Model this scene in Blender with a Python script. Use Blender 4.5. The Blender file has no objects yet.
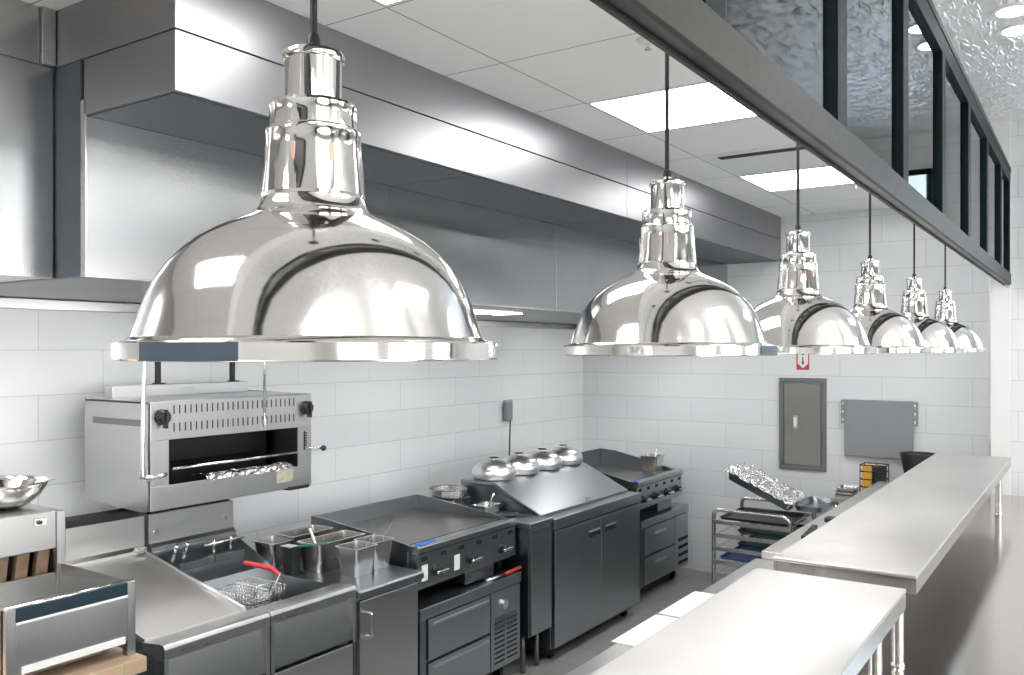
import bpy, bmesh, math, random
from mathutils import Vector, Matrix, noise
random.seed(7)
C = bpy.context.scene.collection
SC = bpy.context.scene
PI = math.pi

# ------------------------------------------------------------------ materials
def new_mat(name):
    m = bpy.data.materials.new(name); m.use_nodes = True
    nt = m.node_tree; b = nt.nodes['Principled BSDF']
    return m, nt, b
def sock(b, **k):
    for n, v in k.items():
        b.inputs[n.replace('_', ' ')].default_value = v
def plain(name, col, rough=.5, metal=0., bump=0., bscale=40., var=0., coat=0., spec=.5):
    m, nt, b = new_mat(name)
    b.inputs['Specular IOR Level'].default_value = spec
    sock(b, Base_Color=(*col, 1), Roughness=rough, Metallic=metal)
    if coat: b.inputs['Coat Weight'].default_value = coat
    tc = nt.nodes.new('ShaderNodeTexCoord')
    nz = nt.nodes.new('ShaderNodeTexNoise'); nz.inputs['Scale'].default_value = bscale
    nz.inputs['Detail'].default_value = 4
    nt.links.new(tc.outputs['Object'], nz.inputs['Vector'])
    mr = nt.nodes.new('ShaderNodeMapRange')
    mr.inputs['To Min'].default_value = max(.01, rough - .06); mr.inputs['To Max'].default_value = rough + .06
    nt.links.new(nz.outputs['Fac'], mr.inputs['Value']); nt.links.new(mr.outputs[0], b.inputs['Roughness'])
    if var:
        mx = nt.nodes.new('ShaderNodeMix'); mx.data_type = 'RGBA'
        mx.inputs[6].default_value = (*[c * (1 - var) for c in col], 1)
        mx.inputs[7].default_value = (*[min(1, c * (1 + var)) for c in col], 1)
        nt.links.new(nz.outputs['Fac'], mx.inputs[0]); nt.links.new(mx.outputs[2], b.inputs['Base Color'])
    if bump:
        bp = nt.nodes.new('ShaderNodeBump'); bp.inputs['Strength'].default_value = bump
        bp.inputs['Distance'].default_value = .002
        nt.links.new(nz.outputs['Fac'], bp.inputs['Height']); nt.links.new(bp.outputs[0], b.inputs['Normal'])
    return m
def brushed(name, col, rough=.3, grain=(2, 2, 160), bump=.05, spread=.1, blot=.08, aniso=0., wave=0.):
    """Brushed stainless: fine stretched grain, cloudy smears."""
    m, nt, b = new_mat(name)
    spread *= .4; blot *= .5; bump *= .25
    sock(b, Base_Color=(*col, 1), Roughness=rough, Metallic=1.)
    tc = nt.nodes.new('ShaderNodeTexCoord'); mp = nt.nodes.new('ShaderNodeMapping')
    mp.inputs['Scale'].default_value = grain
    nt.links.new(tc.outputs['Object'], mp.inputs['Vector'])
    nz = nt.nodes.new('ShaderNodeTexNoise'); nz.inputs['Scale'].default_value = 2; nz.inputs['Detail'].default_value = 2
    nt.links.new(mp.outputs[0], nz.inputs['Vector'])
    n2 = nt.nodes.new('ShaderNodeTexNoise'); n2.inputs['Scale'].default_value = 3.5; n2.inputs['Detail'].default_value = 5
    nt.links.new(tc.outputs['Object'], n2.inputs['Vector'])
    ad = nt.nodes.new('ShaderNodeMath'); ad.operation = 'ADD'
    nt.links.new(nz.outputs['Fac'], ad.inputs[0]); nt.links.new(n2.outputs['Fac'], ad.inputs[1])
    mr = nt.nodes.new('ShaderNodeMapRange'); mr.inputs['From Min'].default_value = .6; mr.inputs['From Max'].default_value = 1.4
    mr.inputs['To Min'].default_value = max(.02, rough - spread); mr.inputs['To Max'].default_value = rough + spread
    nt.links.new(ad.outputs[0], mr.inputs['Value']); nt.links.new(mr.outputs[0], b.inputs['Roughness'])
    mx = nt.nodes.new('ShaderNodeMix'); mx.data_type = 'RGBA'
    mx.inputs[6].default_value = (*[c * (1 - blot) for c in col], 1)
    mx.inputs[7].default_value = (*[min(1, c * (1 + blot)) for c in col], 1)
    nt.links.new(nz.outputs['Fac'], mx.inputs[0]); nt.links.new(mx.outputs[2], b.inputs['Base Color'])
    bp = nt.nodes.new('ShaderNodeBump'); bp.inputs['Strength'].default_value = bump; bp.inputs['Distance'].default_value = .00018
    nt.links.new(nz.outputs['Fac'], bp.inputs['Height'])
    out = bp.outputs[0]
    if wave:
        n3 = nt.nodes.new('ShaderNodeTexNoise'); n3.inputs['Scale'].default_value = 2.2; n3.inputs['Detail'].default_value = 1
        nt.links.new(tc.outputs['Object'], n3.inputs['Vector'])
        b2 = nt.nodes.new('ShaderNodeBump'); b2.inputs['Strength'].default_value = wave; b2.inputs['Distance'].default_value = .01
        nt.links.new(n3.outputs['Fac'], b2.inputs['Height']); nt.links.new(out, b2.inputs['Normal']); out = b2.outputs[0]
    nt.links.new(out, b.inputs['Normal'])
    return m
def emis(name, col, st):
    m, nt, b = new_mat(name)
    sock(b, Base_Color=(.9, .9, .9, 1), Roughness=.5)
    b.inputs['Emission Color'].default_value = (*col, 1); b.inputs['Emission Strength'].default_value = st
    return m
def tile_mat(name, axis):
    m, nt, b = new_mat(name)
    tc = nt.nodes.new('ShaderNodeTexCoord'); sp = nt.nodes.new('ShaderNodeSeparateXYZ'); cb = nt.nodes.new('ShaderNodeCombineXYZ')
    nt.links.new(tc.outputs['Object'], sp.inputs[0])
    ax = nt.nodes.new('ShaderNodeMath'); ax.operation = 'ADD'
    az = nt.nodes.new('ShaderNodeMath'); az.operation = 'ADD'
    nt.links.new(sp.outputs[axis], ax.inputs[0]); nt.links.new(sp.outputs['Z'], az.inputs[0])
    ax.inputs[1].default_value = 6.5 - 2.18 if axis == 'X' else 6.5 - 1.44; az.inputs[1].default_value = -.043 + .2175 * 2
    nt.links.new(ax.outputs[0], cb.inputs[0]); nt.links.new(az.outputs[0], cb.inputs[1])
    br = nt.nodes.new('ShaderNodeTexBrick')
    br.inputs['Scale'].default_value = 1; br.inputs['Brick Width'].default_value = .65; br.inputs['Row Height'].default_value = .2175
    br.inputs['Mortar Size'].default_value = .0022; br.inputs['Mortar Smooth'].default_value = .3
    br.inputs['Color1'].default_value = (.80, .815, .83, 1); br.inputs['Color2'].default_value = (.765, .78, .80, 1)
    br.inputs['Mortar'].default_value = (.58, .59, .60, 1)
    nt.links.new(cb.outputs[0], br.inputs['Vector']); nt.links.new(br.outputs['Color'], b.inputs['Base Color'])
    bp = nt.nodes.new('ShaderNodeBump'); bp.inputs['Strength'].default_value = .5; bp.inputs['Distance'].default_value = .002; bp.invert = True
    nt.links.new(br.outputs['Fac'], bp.inputs['Height']); nt.links.new(bp.outputs[0], b.inputs['Normal'])
    sock(b, Roughness=.22)
    return m
def ceil_mat():
    m, nt, b = new_mat('ceiling_tile')
    tc = nt.nodes.new('ShaderNodeTexCoord'); sp = nt.nodes.new('ShaderNodeSeparateXYZ')
    nt.links.new(tc.outputs['Object'], sp.inputs[0])
    def line(o, off, pitch):
        a = nt.nodes.new('ShaderNodeMath'); a.operation = 'SUBTRACT'; nt.links.new(sp.outputs[o], a.inputs[0]); a.inputs[1].default_value = off - 10 * pitch
        d = nt.nodes.new('ShaderNodeMath'); d.operation = 'MODULO'; nt.links.new(a.outputs[0], d.inputs[0]); d.inputs[1].default_value = pitch
        c2 = nt.nodes.new('ShaderNodeMath'); c2.operation = 'LESS_THAN'; nt.links.new(d.outputs[0], c2.inputs[0]); c2.inputs[1].default_value = .006
        return c2.outputs[0]
    l1 = line('X', 2.168, .677); l2 = line('Y', 1.962, 1.36)
    mx = nt.nodes.new('ShaderNodeMath'); mx.operation = 'MAXIMUM'; nt.links.new(l1, mx.inputs[0]); nt.links.new(l2, mx.inputs[1])
    nz = nt.nodes.new('ShaderNodeTexNoise'); nz.inputs['Scale'].default_value = 250; nt.links.new(tc.outputs['Object'], nz.inputs['Vector'])
    cr = nt.nodes.new('ShaderNodeMix'); cr.data_type = 'RGBA'
    cr.inputs[6].default_value = (.86, .87, .88, 1); cr.inputs[7].default_value = (.90, .905, .91, 1)
    nt.links.new(nz.outputs['Fac'], cr.inputs[0])
    c3 = nt.nodes.new('ShaderNodeMix'); c3.data_type = 'RGBA'; nt.links.new(mx.outputs[0], c3.inputs[0]); nt.links.new(cr.outputs[2], c3.inputs[6])
    c3.inputs[7].default_value = (.33, .33, .34, 1); nt.links.new(c3.outputs[2], b.inputs['Base Color'])
    sock(b, Roughness=.85)
    return m
def foil_mat(name, sc=1., st=1., col=(.86, .87, .88), rough=.22, metal=1.):
    m, nt, b = new_mat(name)
    sock(b, Base_Color=(*col, 1), Roughness=rough, Metallic=metal)
    tc = nt.nodes.new('ShaderNodeTexCoord')
    mp = nt.nodes.new('ShaderNodeMapping'); mp.inputs['Rotation'].default_value = (0, 0, math.radians(-25)); mp.inputs['Scale'].default_value = (sc * .9, sc * 3.2, sc)
    nt.links.new(tc.outputs['Object'], mp.inputs['Vector'])
    n1 = nt.nodes.new('ShaderNodeTexNoise'); n1.inputs['Scale'].default_value = 3; n1.inputs['Detail'].default_value = 7; n1.inputs['Distortion'].default_value = 1.4
    try: n1.noise_type = 'RIDGED_MULTIFRACTAL'
    except Exception: pass
    nt.links.new(mp.outputs[0], n1.inputs['Vector'])
    n2 = nt.nodes.new('ShaderNodeTexVoronoi'); n2.inputs['Scale'].default_value = 5 * sc; nt.links.new(tc.outputs['Object'], n2.inputs['Vector'])
    ad = nt.nodes.new('ShaderNodeMath'); ad.operation = 'MULTIPLY_ADD'; nt.links.new(n2.outputs['Distance'], ad.inputs[0]); ad.inputs[1].default_value = .5
    nt.links.new(n1.outputs['Fac'], ad.inputs[2])
    bp = nt.nodes.new('ShaderNodeBump'); bp.inputs['Strength'].default_value = st; bp.inputs['Distance'].default_value = .02
    nt.links.new(ad.outputs[0], bp.inputs['Height']); nt.links.new(bp.outputs[0], b.inputs['Normal'])
    return m
def glass_mat():
    m = bpy.data.materials.new('clear_glass'); m.use_nodes = True; nt = m.node_tree; nt.nodes.clear()
    o = nt.nodes.new('ShaderNodeOutputMaterial'); t = nt.nodes.new('ShaderNodeBsdfTransparent'); g = nt.nodes.new('ShaderNodeBsdfGlossy')
    t.inputs['Color'].default_value = (.99, 1., 1., 1); g.inputs['Roughness'].default_value = .02
    fr = nt.nodes.new('ShaderNodeFresnel'); fr.inputs['IOR'].default_value = 1.5; mx = nt.nodes.new('ShaderNodeMixShader')
    nt.links.new(fr.outputs[0], mx.inputs[0]); nt.links.new(t.outputs[0], mx.inputs[1]); nt.links.new(g.outputs[0], mx.inputs[2]); nt.links.new(mx.outputs[0], o.inputs[0])
    return m
def wood_mat():
    m, nt, b = new_mat('maple_block')
    tc = nt.nodes.new('ShaderNodeTexCoord'); mp = nt.nodes.new('ShaderNodeMapping'); mp.inputs['Scale'].default_value = (3, 30, 30)
    nt.links.new(tc.outputs['Object'], mp.inputs['Vector'])
    nz = nt.nodes.new('ShaderNodeTexNoise'); nz.inputs['Scale'].default_value = 2; nz.inputs['Detail'].default_value = 6; nt.links.new(mp.outputs[0], nz.inputs['Vector'])
    br = nt.nodes.new('ShaderNodeTexBrick'); br.inputs['Scale'].default_value = 1; br.inputs['Brick Width'].default_value = .12; br.inputs['Row Height'].default_value = .035
    br.inputs['Mortar Size'].default_value = .0006; br.inputs['Color1'].default_value = (.60, .42, .27, 1); br.inputs['Color2'].default_value = (.74, .56, .38, 1); br.inputs['Mortar'].default_value = (.4, .26, .16, 1)
    nt.links.new(tc.outputs['Object'], br.inputs['Vector'])
    mx = nt.nodes.new('ShaderNodeMix'); mx.data_type = 'RGBA'; mx.blend_type = 'MULTIPLY'; mx.inputs[0].default_value = .35
    nt.links.new(br.outputs['Color'], mx.inputs[6]); nt.links.new(nz.outputs['Color'], mx.inputs[7]); nt.links.new(mx.outputs[2], b.inputs['Base Color'])
    sock(b, Roughness=.5)
    return m
def floor_mat():
    m, nt, b = new_mat('kitchen_floor')
    tc = nt.nodes.new('ShaderNodeTexCoord')
    br = nt.nodes.new('ShaderNodeTexBrick'); br.offset = 0; br.inputs['Scale'].default_value = 1; br.inputs['Brick Width'].default_value = .3; br.inputs['Row Height'].default_value = .3
    br.inputs['Mortar Size'].default_value = .003; br.inputs['Color1'].default_value = (.35, .35, .34, 1); br.inputs['Color2'].default_value = (.32, .32, .315, 1); br.inputs['Mortar'].default_value = (.20, .20, .20, 1)
    nt.links.new(tc.outputs['Object'], br.inputs['Vector']); nt.links.new(br.outputs['Color'], b.inputs['Base Color'])
    nz = nt.nodes.new('ShaderNodeTexNoise'); nz.inputs['Scale'].default_value = 5; nt.links.new(tc.outputs['Object'], nz.inputs['Vector'])
    mr = nt.nodes.new('ShaderNodeMapRange'); mr.inputs['To Min'].default_value = .3; mr.inputs['To Max'].default_value = .5
    nt.links.new(nz.outputs['Fac'], mr.inputs['Value']); nt.links.new(mr.outputs[0], b.inputs['Roughness'])
    return m

M = {
 'tileX': tile_mat('wall_tile_side', 'X'), 'tileY': tile_mat('wall_tile_end', 'Y'),
 'ceil': ceil_mat(), 'foil': foil_mat('insulation_foil', 2.6, 1., (.93, .93, .93), .3, .6), 'foilb': foil_mat('bulkhead_foil_lit', 3.4, 1., (.95, .95, .95), .35, .25), 'foil2': foil_mat('kitchen_foil', 7., 1., (.9, .9, .91), .15),
 'glass': glass_mat(), 'wood': wood_mat(), 'floor': floor_mat(),
 'hood': brushed('hood_steel', (.52, .52, .53), .24, (3, 3, 90), .03, .06, .05, wave=.06),
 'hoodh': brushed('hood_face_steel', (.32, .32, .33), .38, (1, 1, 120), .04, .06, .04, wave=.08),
 'steel': brushed('brushed_steel', (.62, .62, .62), .3, (2, 60, 60), .05, .1, .07),
 'steelv': brushed('brushed_steel_upright', (.53, .53, .535), .32, (90, 90, 2), .05, .1, .07),
 'equip': brushed('equipment_steel', (.40, .42, .44), .3, (2, 25, 25), .0, .06, .08),
 'equipd': brushed('equipment_steel_dark', (.24, .27, .30), .3, (2, 25, 25), .0, .05, .06),
 'lid': brushed('prep_lid_steel', (.38, .40, .42), .36, (2, 50, 50), .05, .08, .08),
 'shelf': brushed('shelf_steel', (.68, .67, .655), .40, (38, 1.2, 38), .2, .2, .13),
 'shelfside': brushed('shelf_fascia_steel', (.50, .48, .46), .2, (1.2, 70, 70), .04, .06, .05),
 'counter': brushed('counter_steel', (.60, .57, .54), .15, (2, 50, 50), .03, .06, .06),
 'grid': brushed('griddle_plate', (.25, .24, .23), .32, (2, 20, 20), .0, .08, .2),
 'chrome': brushed('polished_chrome', (.80, .785, .76), .06, (6, 6, 60), .02, .03, .03),
 'chromed': brushed('dome_chrome', (.80, .785, .76), .085, (5, 5, 90), .15, .06, .06),
 'chromes': plain('satin_chrome', (.8, .8, .8), .15, 1.),
 'alu': brushed('aluminium_dome', (.78, .78, .79), .33, (30, 30, 30), .05, .08, .05),
 'pan': brushed('pan_steel', (.66, .65, .64), .25, (60, 60, 4), .05, .1, .08),
 'black': plain('black_plastic', (.015, .016, .018), .4), 'blackm': plain('black_metal', (.02, .022, .025), .35, .3),
 'frame': plain('dark_frame_paint', (.004, .010, .011), .5, spec=.12), 'framel': plain('beam_grey_metal', (.040, .038, .036), .5, .0, spec=.2),
 'dark': plain('dark_recess', (.008, .009, .011), .6), 'oil': plain('dark_fryer_oil', (.006, .005, .004), .35),
 'white': plain('white_paint', (.78, .79, .80), .5), 'card': plain('white_card', (.86, .86, .85), .7),
 'red': plain('red_rubber', (.55, .05, .05), .45), 'green': plain('green_plastic', (.02, .22, .15), .4), 'blue': plain('blue_tape', (.03, .16, .62), .5),
 'bluetray': plain('blue_tray', (.03, .10, .35), .4), 'yellow': plain('orange_yellow_label', (.85, .45, .04), .5), 'orange': plain('orange_red_label', (.6, .12, .03), .5),
 'bluegrey': plain('blue_grey_label', (.06, .085, .115), .45), 'greypaint': plain('grey_paint', (.28, .29, .31), .45, .2, bump=.1, bscale=300),
 'panelm': plain('panel_grey_metal', (.30, .30, .29), .35, .8), 'paneld': plain('panel_frame_grey', (.22, .22, .23), .35, .7),
 'cord': plain('black_cord', (.012, .012, .013), .5), 'brown': plain('brown_burner_tile', (.20, .13, .08), .7, var=.5, bscale=30),
 'lamp': emis('panel_diffuser', (1., .99, .98), 8.), 'dfill': emis('dining_fill_diffuser', (1., .98, .96), 9.), 'soffit': plain('soffit_steel', (.10, .125, .15), .42, .5), 'hoodlamp': emis('hood_diffuser', (1., .98, .95), 11.), 'day': emis('daylight_glazing', (.62, .82, 1.), 1.6),
 'dining_floor': plain('dining_floor_finish', (.25, .24, .23), .4), 'dwall': plain('dining_wall_paint', (.80, .80, .79), .7),
 'cloth': plain('white_cloth', (.8, .8, .78), .9), 'baf': brushed('baffle_steel', (.20, .20, .20), .35, (2, 2, 80), .05, .05, .05),
}

# ------------------------------------------------------------------ mesh helpers
def BM(): return bmesh.new()
def merge(dst, src):
    me = bpy.data.meshes.new('tmp'); src.to_mesh(me); src.free(); dst.from_mesh(me); bpy.data.meshes.remove(me)
def box(bm, x0, x1, y0, y1, z0, z1, bev=.0015, rot=None):
    t = bmesh.new(); bmesh.ops.create_cube(t, size=1)
    for v in t.verts:
        v.co = Vector(((x0 + x1) / 2 + v.co.x * (x1 - x0), (y0 + y1) / 2 + v.co.y * (y1 - y0), (z0 + z1) / 2 + v.co.z * (z1 - z0)))
    if bev:
        bev = min(bev, abs(x1 - x0) * .4, abs(y1 - y0) * .4, abs(z1 - z0) * .4)
        bmesh.ops.bevel(t, geom=t.edges[:], offset=bev, segments=2, affect='EDGES', profile=.5)
    if rot:  # (matrix, pivot)
        bmesh.ops.rotate(t, verts=t.verts, cent=rot[1], matrix=rot[0])
    merge(bm, t); return bm
def Bx(*a, **k): return box(BM(), *a, **k)
def poly(bm, pts, axis, a0, a1, bev=.0):
    """extrude a 2D outline along an axis; pts in the two other axes (in xyz order)"""
    t = bmesh.new()
    def mk(p, a):
        if axis == 'x': return (a, p[0], p[1])
        if axis == 'y': return (p[0], a, p[1])
        return (p[0], p[1], a)
    v0 = [t.verts.new(mk(p, a0)) for p in pts]; v1 = [t.verts.new(mk(p, a1)) for p in pts]
    n = len(pts); t.faces.new(v0); t.faces.new(v1[::-1])
    for i in range(n): t.faces.new((v0[i], v0[(i + 1) % n], v1[(i + 1) % n], v1[i]))
    bmesh.ops.recalc_face_normals(t, faces=t.faces)
    if bev: bmesh.ops.bevel(t, geom=t.edges[:], offset=bev, segments=2, affect='EDGES', profile=.5)
    merge(bm, t); return bm
def lathe(bm, prof, c=(0, 0, 0), seg=48, close=False):
    """prof = [(r, z)...] revolved about z at c"""
    rings = []
    for r, z in prof:
        if r < 1e-6: rings.append([bm.verts.new((c[0], c[1], c[2] + z))])
        else: rings.append([bm.verts.new((c[0] + r * math.cos(2 * PI * i / seg), c[1] + r * math.sin(2 * PI * i / seg), c[2] + z)) for i in range(seg)])
    L = len(rings)
    for k in range(L if close else L - 1):
        a, b = rings[k], rings[(k + 1) % L]
        for i in range(seg):
            j = (i + 1) % seg
            if len(a) == 1 and len(b) == 1: break
            if len(a) == 1: f = bm.faces.new((a[0], b[j], b[i]))
            elif len(b) == 1: f = bm.faces.new((a[i], a[j], b[0]))
            else: f = bm.faces.new((a[i], a[j], b[j], b[i]))
            f.smooth = True
    return bm
def tube(bm, pts, r, seg=10, caps=True):
    pts = [Vector(p) for p in pts]; rings = []; up = None
    for i, p in enumerate(pts):
        d = (pts[min(i + 1, len(pts) - 1)] - pts[max(i - 1, 0)]).normalized()
        if up is None: up = Vector((0, 0, 1)) if abs(d.z) < .9 else Vector((1, 0, 0))
        u = d.cross(up)
        if u.length < 1e-4: u = d.cross(Vector((1, 0, 0)))
        u.normalize(); w = u.cross(d).normalized(); up = w
        rr = r[i] if isinstance(r, (list, tuple)) else r
        rings.append([bm.verts.new(p + (u * math.cos(2 * PI * k / seg) + w * math.sin(2 * PI * k / seg)) * rr) for k in range(seg)])
    for a, b in zip(rings, rings[1:]):
        for k in range(seg):
            f = bm.faces.new((a[k], a[(k + 1) % seg], b[(k + 1) % seg], b[k])); f.smooth = True
    if caps: bm.faces.new(rings[0][::-1]); bm.faces.new(rings[-1])
    return bm
def arc(p0, p1, p2, n=6):
    """quadratic bend from p0 to p2 around p1"""
    a, b, c = Vector(p0), Vector(p1), Vector(p2)
    return [a * (1 - t) ** 2 + b * 2 * t * (1 - t) + c * t * t for t in [i / n for i in range(n + 1)]]
def rrect(w, d, r, n=4):
    out = []
    for cx, cy, a0 in ((w / 2 - r, d / 2 - r, 0), (-w / 2 + r, d / 2 - r, 90), (-w / 2 + r, -d / 2 + r, 180), (w / 2 - r, -d / 2 + r, 270)):
        for i in range(n + 1):
            a = math.radians(a0 + 90 * i / n); out.append((cx + r * math.cos(a), cy + r * math.sin(a)))
    return out
def tub(bm, w, d, h, taper=.012, lip=.009, r=.018, t=.0015, c=(0, 0, 0), rot=None):
    """tapered rounded rectangular pan, open at the top, with a lip"""
    secs = [(w - 2 * taper, d - 2 * taper, 0), (w, d, h - .003), (w + 2 * lip, d + 2 * lip, h - .004), (w + 2 * lip, d + 2 * lip, h), (w - 2 * t, d - 2 * t, h), (w - 2 * taper - 2 * t, d - 2 * taper - 2 * t, t)]
    tb = bmesh.new(); rings = []
    for a, b, z in secs: rings.append([tb.verts.new((x, y, z)) for x, y in rrect(a, b, r)])
    n = len(rings[0])
    for p, q in zip(rings, rings[1:]):
        for i in range(n): tb.faces.new((p[i], p[(i + 1) % n], q[(i + 1) % n], q[i]))
    tb.faces.new(rings[0][::-1]); tb.faces.new(rings[-1])
    for v in tb.verts: v.co += Vector(c)
    if rot: bmesh.ops.rotate(tb, verts=tb.verts, cent=c, matrix=rot)
    bmesh.ops.recalc_face_normals(tb, faces=tb.faces)
    merge(bm, tb); return bm

def woff(p):
    v = Vector((0, 0, 0))
    while p is not None: v += p.location; p = p.parent
    return v
def obj(name, bm, m, parent=None, label=None, smooth=False):
    """one mesh object; vertices are given in world coordinates"""
    if parent is None:
        xs = [v.co.x for v in bm.verts]; ys = [v.co.y for v in bm.verts]; zs = [v.co.z for v in bm.verts]
        org = Vector(((min(xs) + max(xs)) / 2, (min(ys) + max(ys)) / 2, min(zs)))
    else: org = woff(parent)
    bmesh.ops.translate(bm, verts=bm.verts, vec=-org)
    for e in bm.edges:
        if len(e.link_faces) == 2 and e.calc_face_angle(0) > .5: e.smooth = False
    me = bpy.data.meshes.new(name); bm.to_mesh(me); bm.free()
    if smooth:
        for p in me.polygons: p.use_smooth = True
    me.materials.append(M[m] if isinstance(m, str) else m)
    o = bpy.data.objects.new(name, me); C.objects.link(o)
    if parent is None: o.location = org
    else: o.parent = parent
    if label: o['label'] = label
    return o
def struct(name, bm, m, parent=None, label=None):
    me = bpy.data.meshes.new(name); bm.to_mesh(me); bm.free(); me.materials.append(M[m])
    o = bpy.data.objects.new(name, me); C.objects.link(o)
    if parent is not None: o.parent = parent
    else:
        o['kind'] = 'structure'
        if label: o['label'] = label
    return o
def tag(o, label, cat, group=None):
    o['label'] = label; o['category'] = cat
    if group: o['group'] = group
    return o
def thing(name, label, cat, loc=(0, 0, 0), group=None):
    o = bpy.data.objects.new(name, None); o.empty_display_size = .05; C.objects.link(o); o.location = loc
    return tag(o, label, cat, group)
def dup(root, loc, label=None, group=None, rz=None):
    r = root.copy(); C.objects.link(r); r.location = loc
    if rz is not None: r.rotation_euler = (0, 0, rz)
    if label: r['label'] = label
    if group: r['group'] = group
    for ch in list(root.children):
        c = ch.copy(); C.objects.link(c); c.parent = r
        for g in list(ch.children):
            d = g.copy(); C.objects.link(d); d.parent = c
    return r

# ------------------------------------------------------------------ the setting
WY, FX, RX, CZ, DZ = 4.194, 7.48, 7.10, 3.142, 3.63
DY = -5.0; BX = -3.5
struct('floor', Bx(BX - .1, FX + .1, DY - .1, WY + .1, -.1, 0, bev=0), 'floor', label='grey square tiled kitchen floor')
struct('wall_left', Bx(BX, FX + .1, WY, WY + .1, 0, DZ + .1, bev=0), 'tileX', label='white tiled wall behind the cooking line')
struct('wall_far', Bx(FX, FX + .1, .64, WY, 0, DZ + .1, bev=0), 'tileY', label='white tiled end wall with the grey panels')
struct('wall_right', Bx(RX + .03, RX + .3, DY, .512, 0, DZ + .1, bev=0), 'tileY', label='white tiled wall on the dining side')
struct('trim_1', Bx(RX, FX + .1, .512, .64, 0, DZ, bev=.003), 'white', label='plain white pier at the end of the glass partition')
struct('trim_2', Bx(RX - .004, RX + .002, .632, .646, .97, 2.5, bev=.001), 'steel', label='thin steel corner strip on the white pier')
struct('ceiling', Bx(BX, FX, 1.06, WY, CZ, CZ + .05, bev=0), 'ceil', label='white suspended tile ceiling')
struct('trim_3', Bx(BX, FX, 1.045, 1.062, CZ - .004, DZ, bev=0), 'foilb', label='foil faced bulkhead at the edge of the tiled ceiling')  # paler copy of the ceiling foil; its colour makes up for dim light
struct('trim_4', Bx(BX, FX + .1, DY, 1.045, DZ, DZ + .06, bev=0), 'foil', label='wrinkled silver foil ceiling over the pass')
w = Bx(BX - .1, BX, DY, WY, 0, DZ, bev=0); struct('wall_rear', w, 'dwall', label='plain wall behind the camera')
w = BM()
for a, b in ((BX, -2.6), (-.2, .6), (3.0, 3.8), (6.2, RX + .2)): box(w, a, b, DY - .1, DY, 0, DZ, bev=0)
box(w, BX, RX, DY - .1, DY, 0, .7, bev=0); box(w, BX, RX, DY - .1, DY, 3.2, DZ, bev=0)
struct('wall_dining', w, 'dwall', label='plain dining wall with three windows')
for n, (a, b) in enumerate(((-2.6, -.2), (.6, 3.0), (3.8, 6.2))):
    fr = BM()
    for x in (a, (a + b) / 2 - .02, b - .04): box(fr, x, x + .04, DY - .06, DY - .01, .7, 3.2)
    for z in (.7, 1.9, 3.16): box(fr, a, b, DY - .06, DY - .01, z, z + .04)
    wf = struct('window_%d' % (n + 1), fr, 'frame', label='dark framed dining window')
    struct('window_pane', Bx(a + .02, b - .02, DY - .04, DY - .034, .72, 3.18, bev=0), 'glass', parent=wf)
# daylight window high in the dining end wall, seen only as a reflection
fr = BM()
for y in (-1.55, -.75, .0): box(fr, RX - .02, RX + .03, y, y + .04, 2.2, 3.35)
for z in (2.2, 2.78, 3.31): box(fr, RX - .02, RX + .03, -1.55, .04, z, z + .04)
wf = struct('window_4', fr, 'frame', label='bright blue-white window in the dining end wall')
struct('window_pane', Bx(RX + .0, RX + .028, -1.53, .02, 2.22, 3.33, bev=0), 'day', parent=wf)

# ceiling lights
def make_light(name, x0, x1, y0, y1, z, label, mat='lamp'):
    t = thing(name, label, 'ceiling light', ((x0 + x1) / 2, (y0 + y1) / 2, z), 'flat ceiling light panels')
    fr = BM(); e = .014
    box(fr, x0, x1, y0, y0 + e, z - .006, z, bev=.001); box(fr, x0, x1, y1 - e, y1, z - .006, z, bev=.001)
    box(fr, x0, x0 + e, y0 + e, y1 - e, z - .006, z, bev=.001); box(fr, x1 - e, x1, y0 + e, y1 - e, z - .006, z, bev=.001)
    obj('frame', fr, 'white', t)
    obj('diffuser', Bx(x0 + e, x1 - e, y0 + e, y1 - e, z - .004, z - .0005, bev=0), mat, t)
    return t
for x, l in ((-2.58, 'bright white ceiling light panel behind the camera'), (-.54, 'bright white ceiling light panel above the left hood, outside the frame'),
             (1.49, 'bright white ceiling light panel cut by the top edge of the photo'),
             (3.51, 'large bright ceiling light panel behind the cord of the second lamp'),
             (5.545, 'bright ceiling light panel farthest from the camera, beside the slot vent')):
    make_light('ceiling_light', x + .012, x + .665, 1.085, 1.955, CZ, l)
# sprinkler heads
def disc(x, y, label):
    t = thing('ceiling_sprinkler', label, 'sprinkler', (x, y, CZ), 'small white ceiling sprinklers')
    obj('escutcheon', lathe(BM(), [(0, -.014), (.03, -.014), (.042, -.006), (.044, 0), (0, 0)], (x, y, CZ), 24), 'white', t)
    obj('nozzle', lathe(BM(), [(0, -.04), (.012, -.038), (.013, -.036), (.006, -.03), (.008, -.014), (0, -.014)], (x, y, CZ), 16), 'chromes', t)
disc(2.93, 1.37, 'small white ceiling sprinkler beside the cord of the second lamp')
disc(6.30, 1.38, 'small white ceiling sprinkler beyond the farthest light panel')
# vent
t = thing('ceiling_vent', 'white ceiling vent tile with a dark slot beside the far light panel', 'vent', (5.2, 1.5, CZ))
fr = BM(); box(fr, 4.86, 5.52, 1.09, 1.94, CZ - .005, CZ, bev=.001); obj('vent_plate', fr, 'white', t)
obj('slot', Bx(4.93, 5.0, 1.12, 1.86, CZ - .008, CZ - .0045, bev=.001), 'dark', t, 'dark slot')
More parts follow.
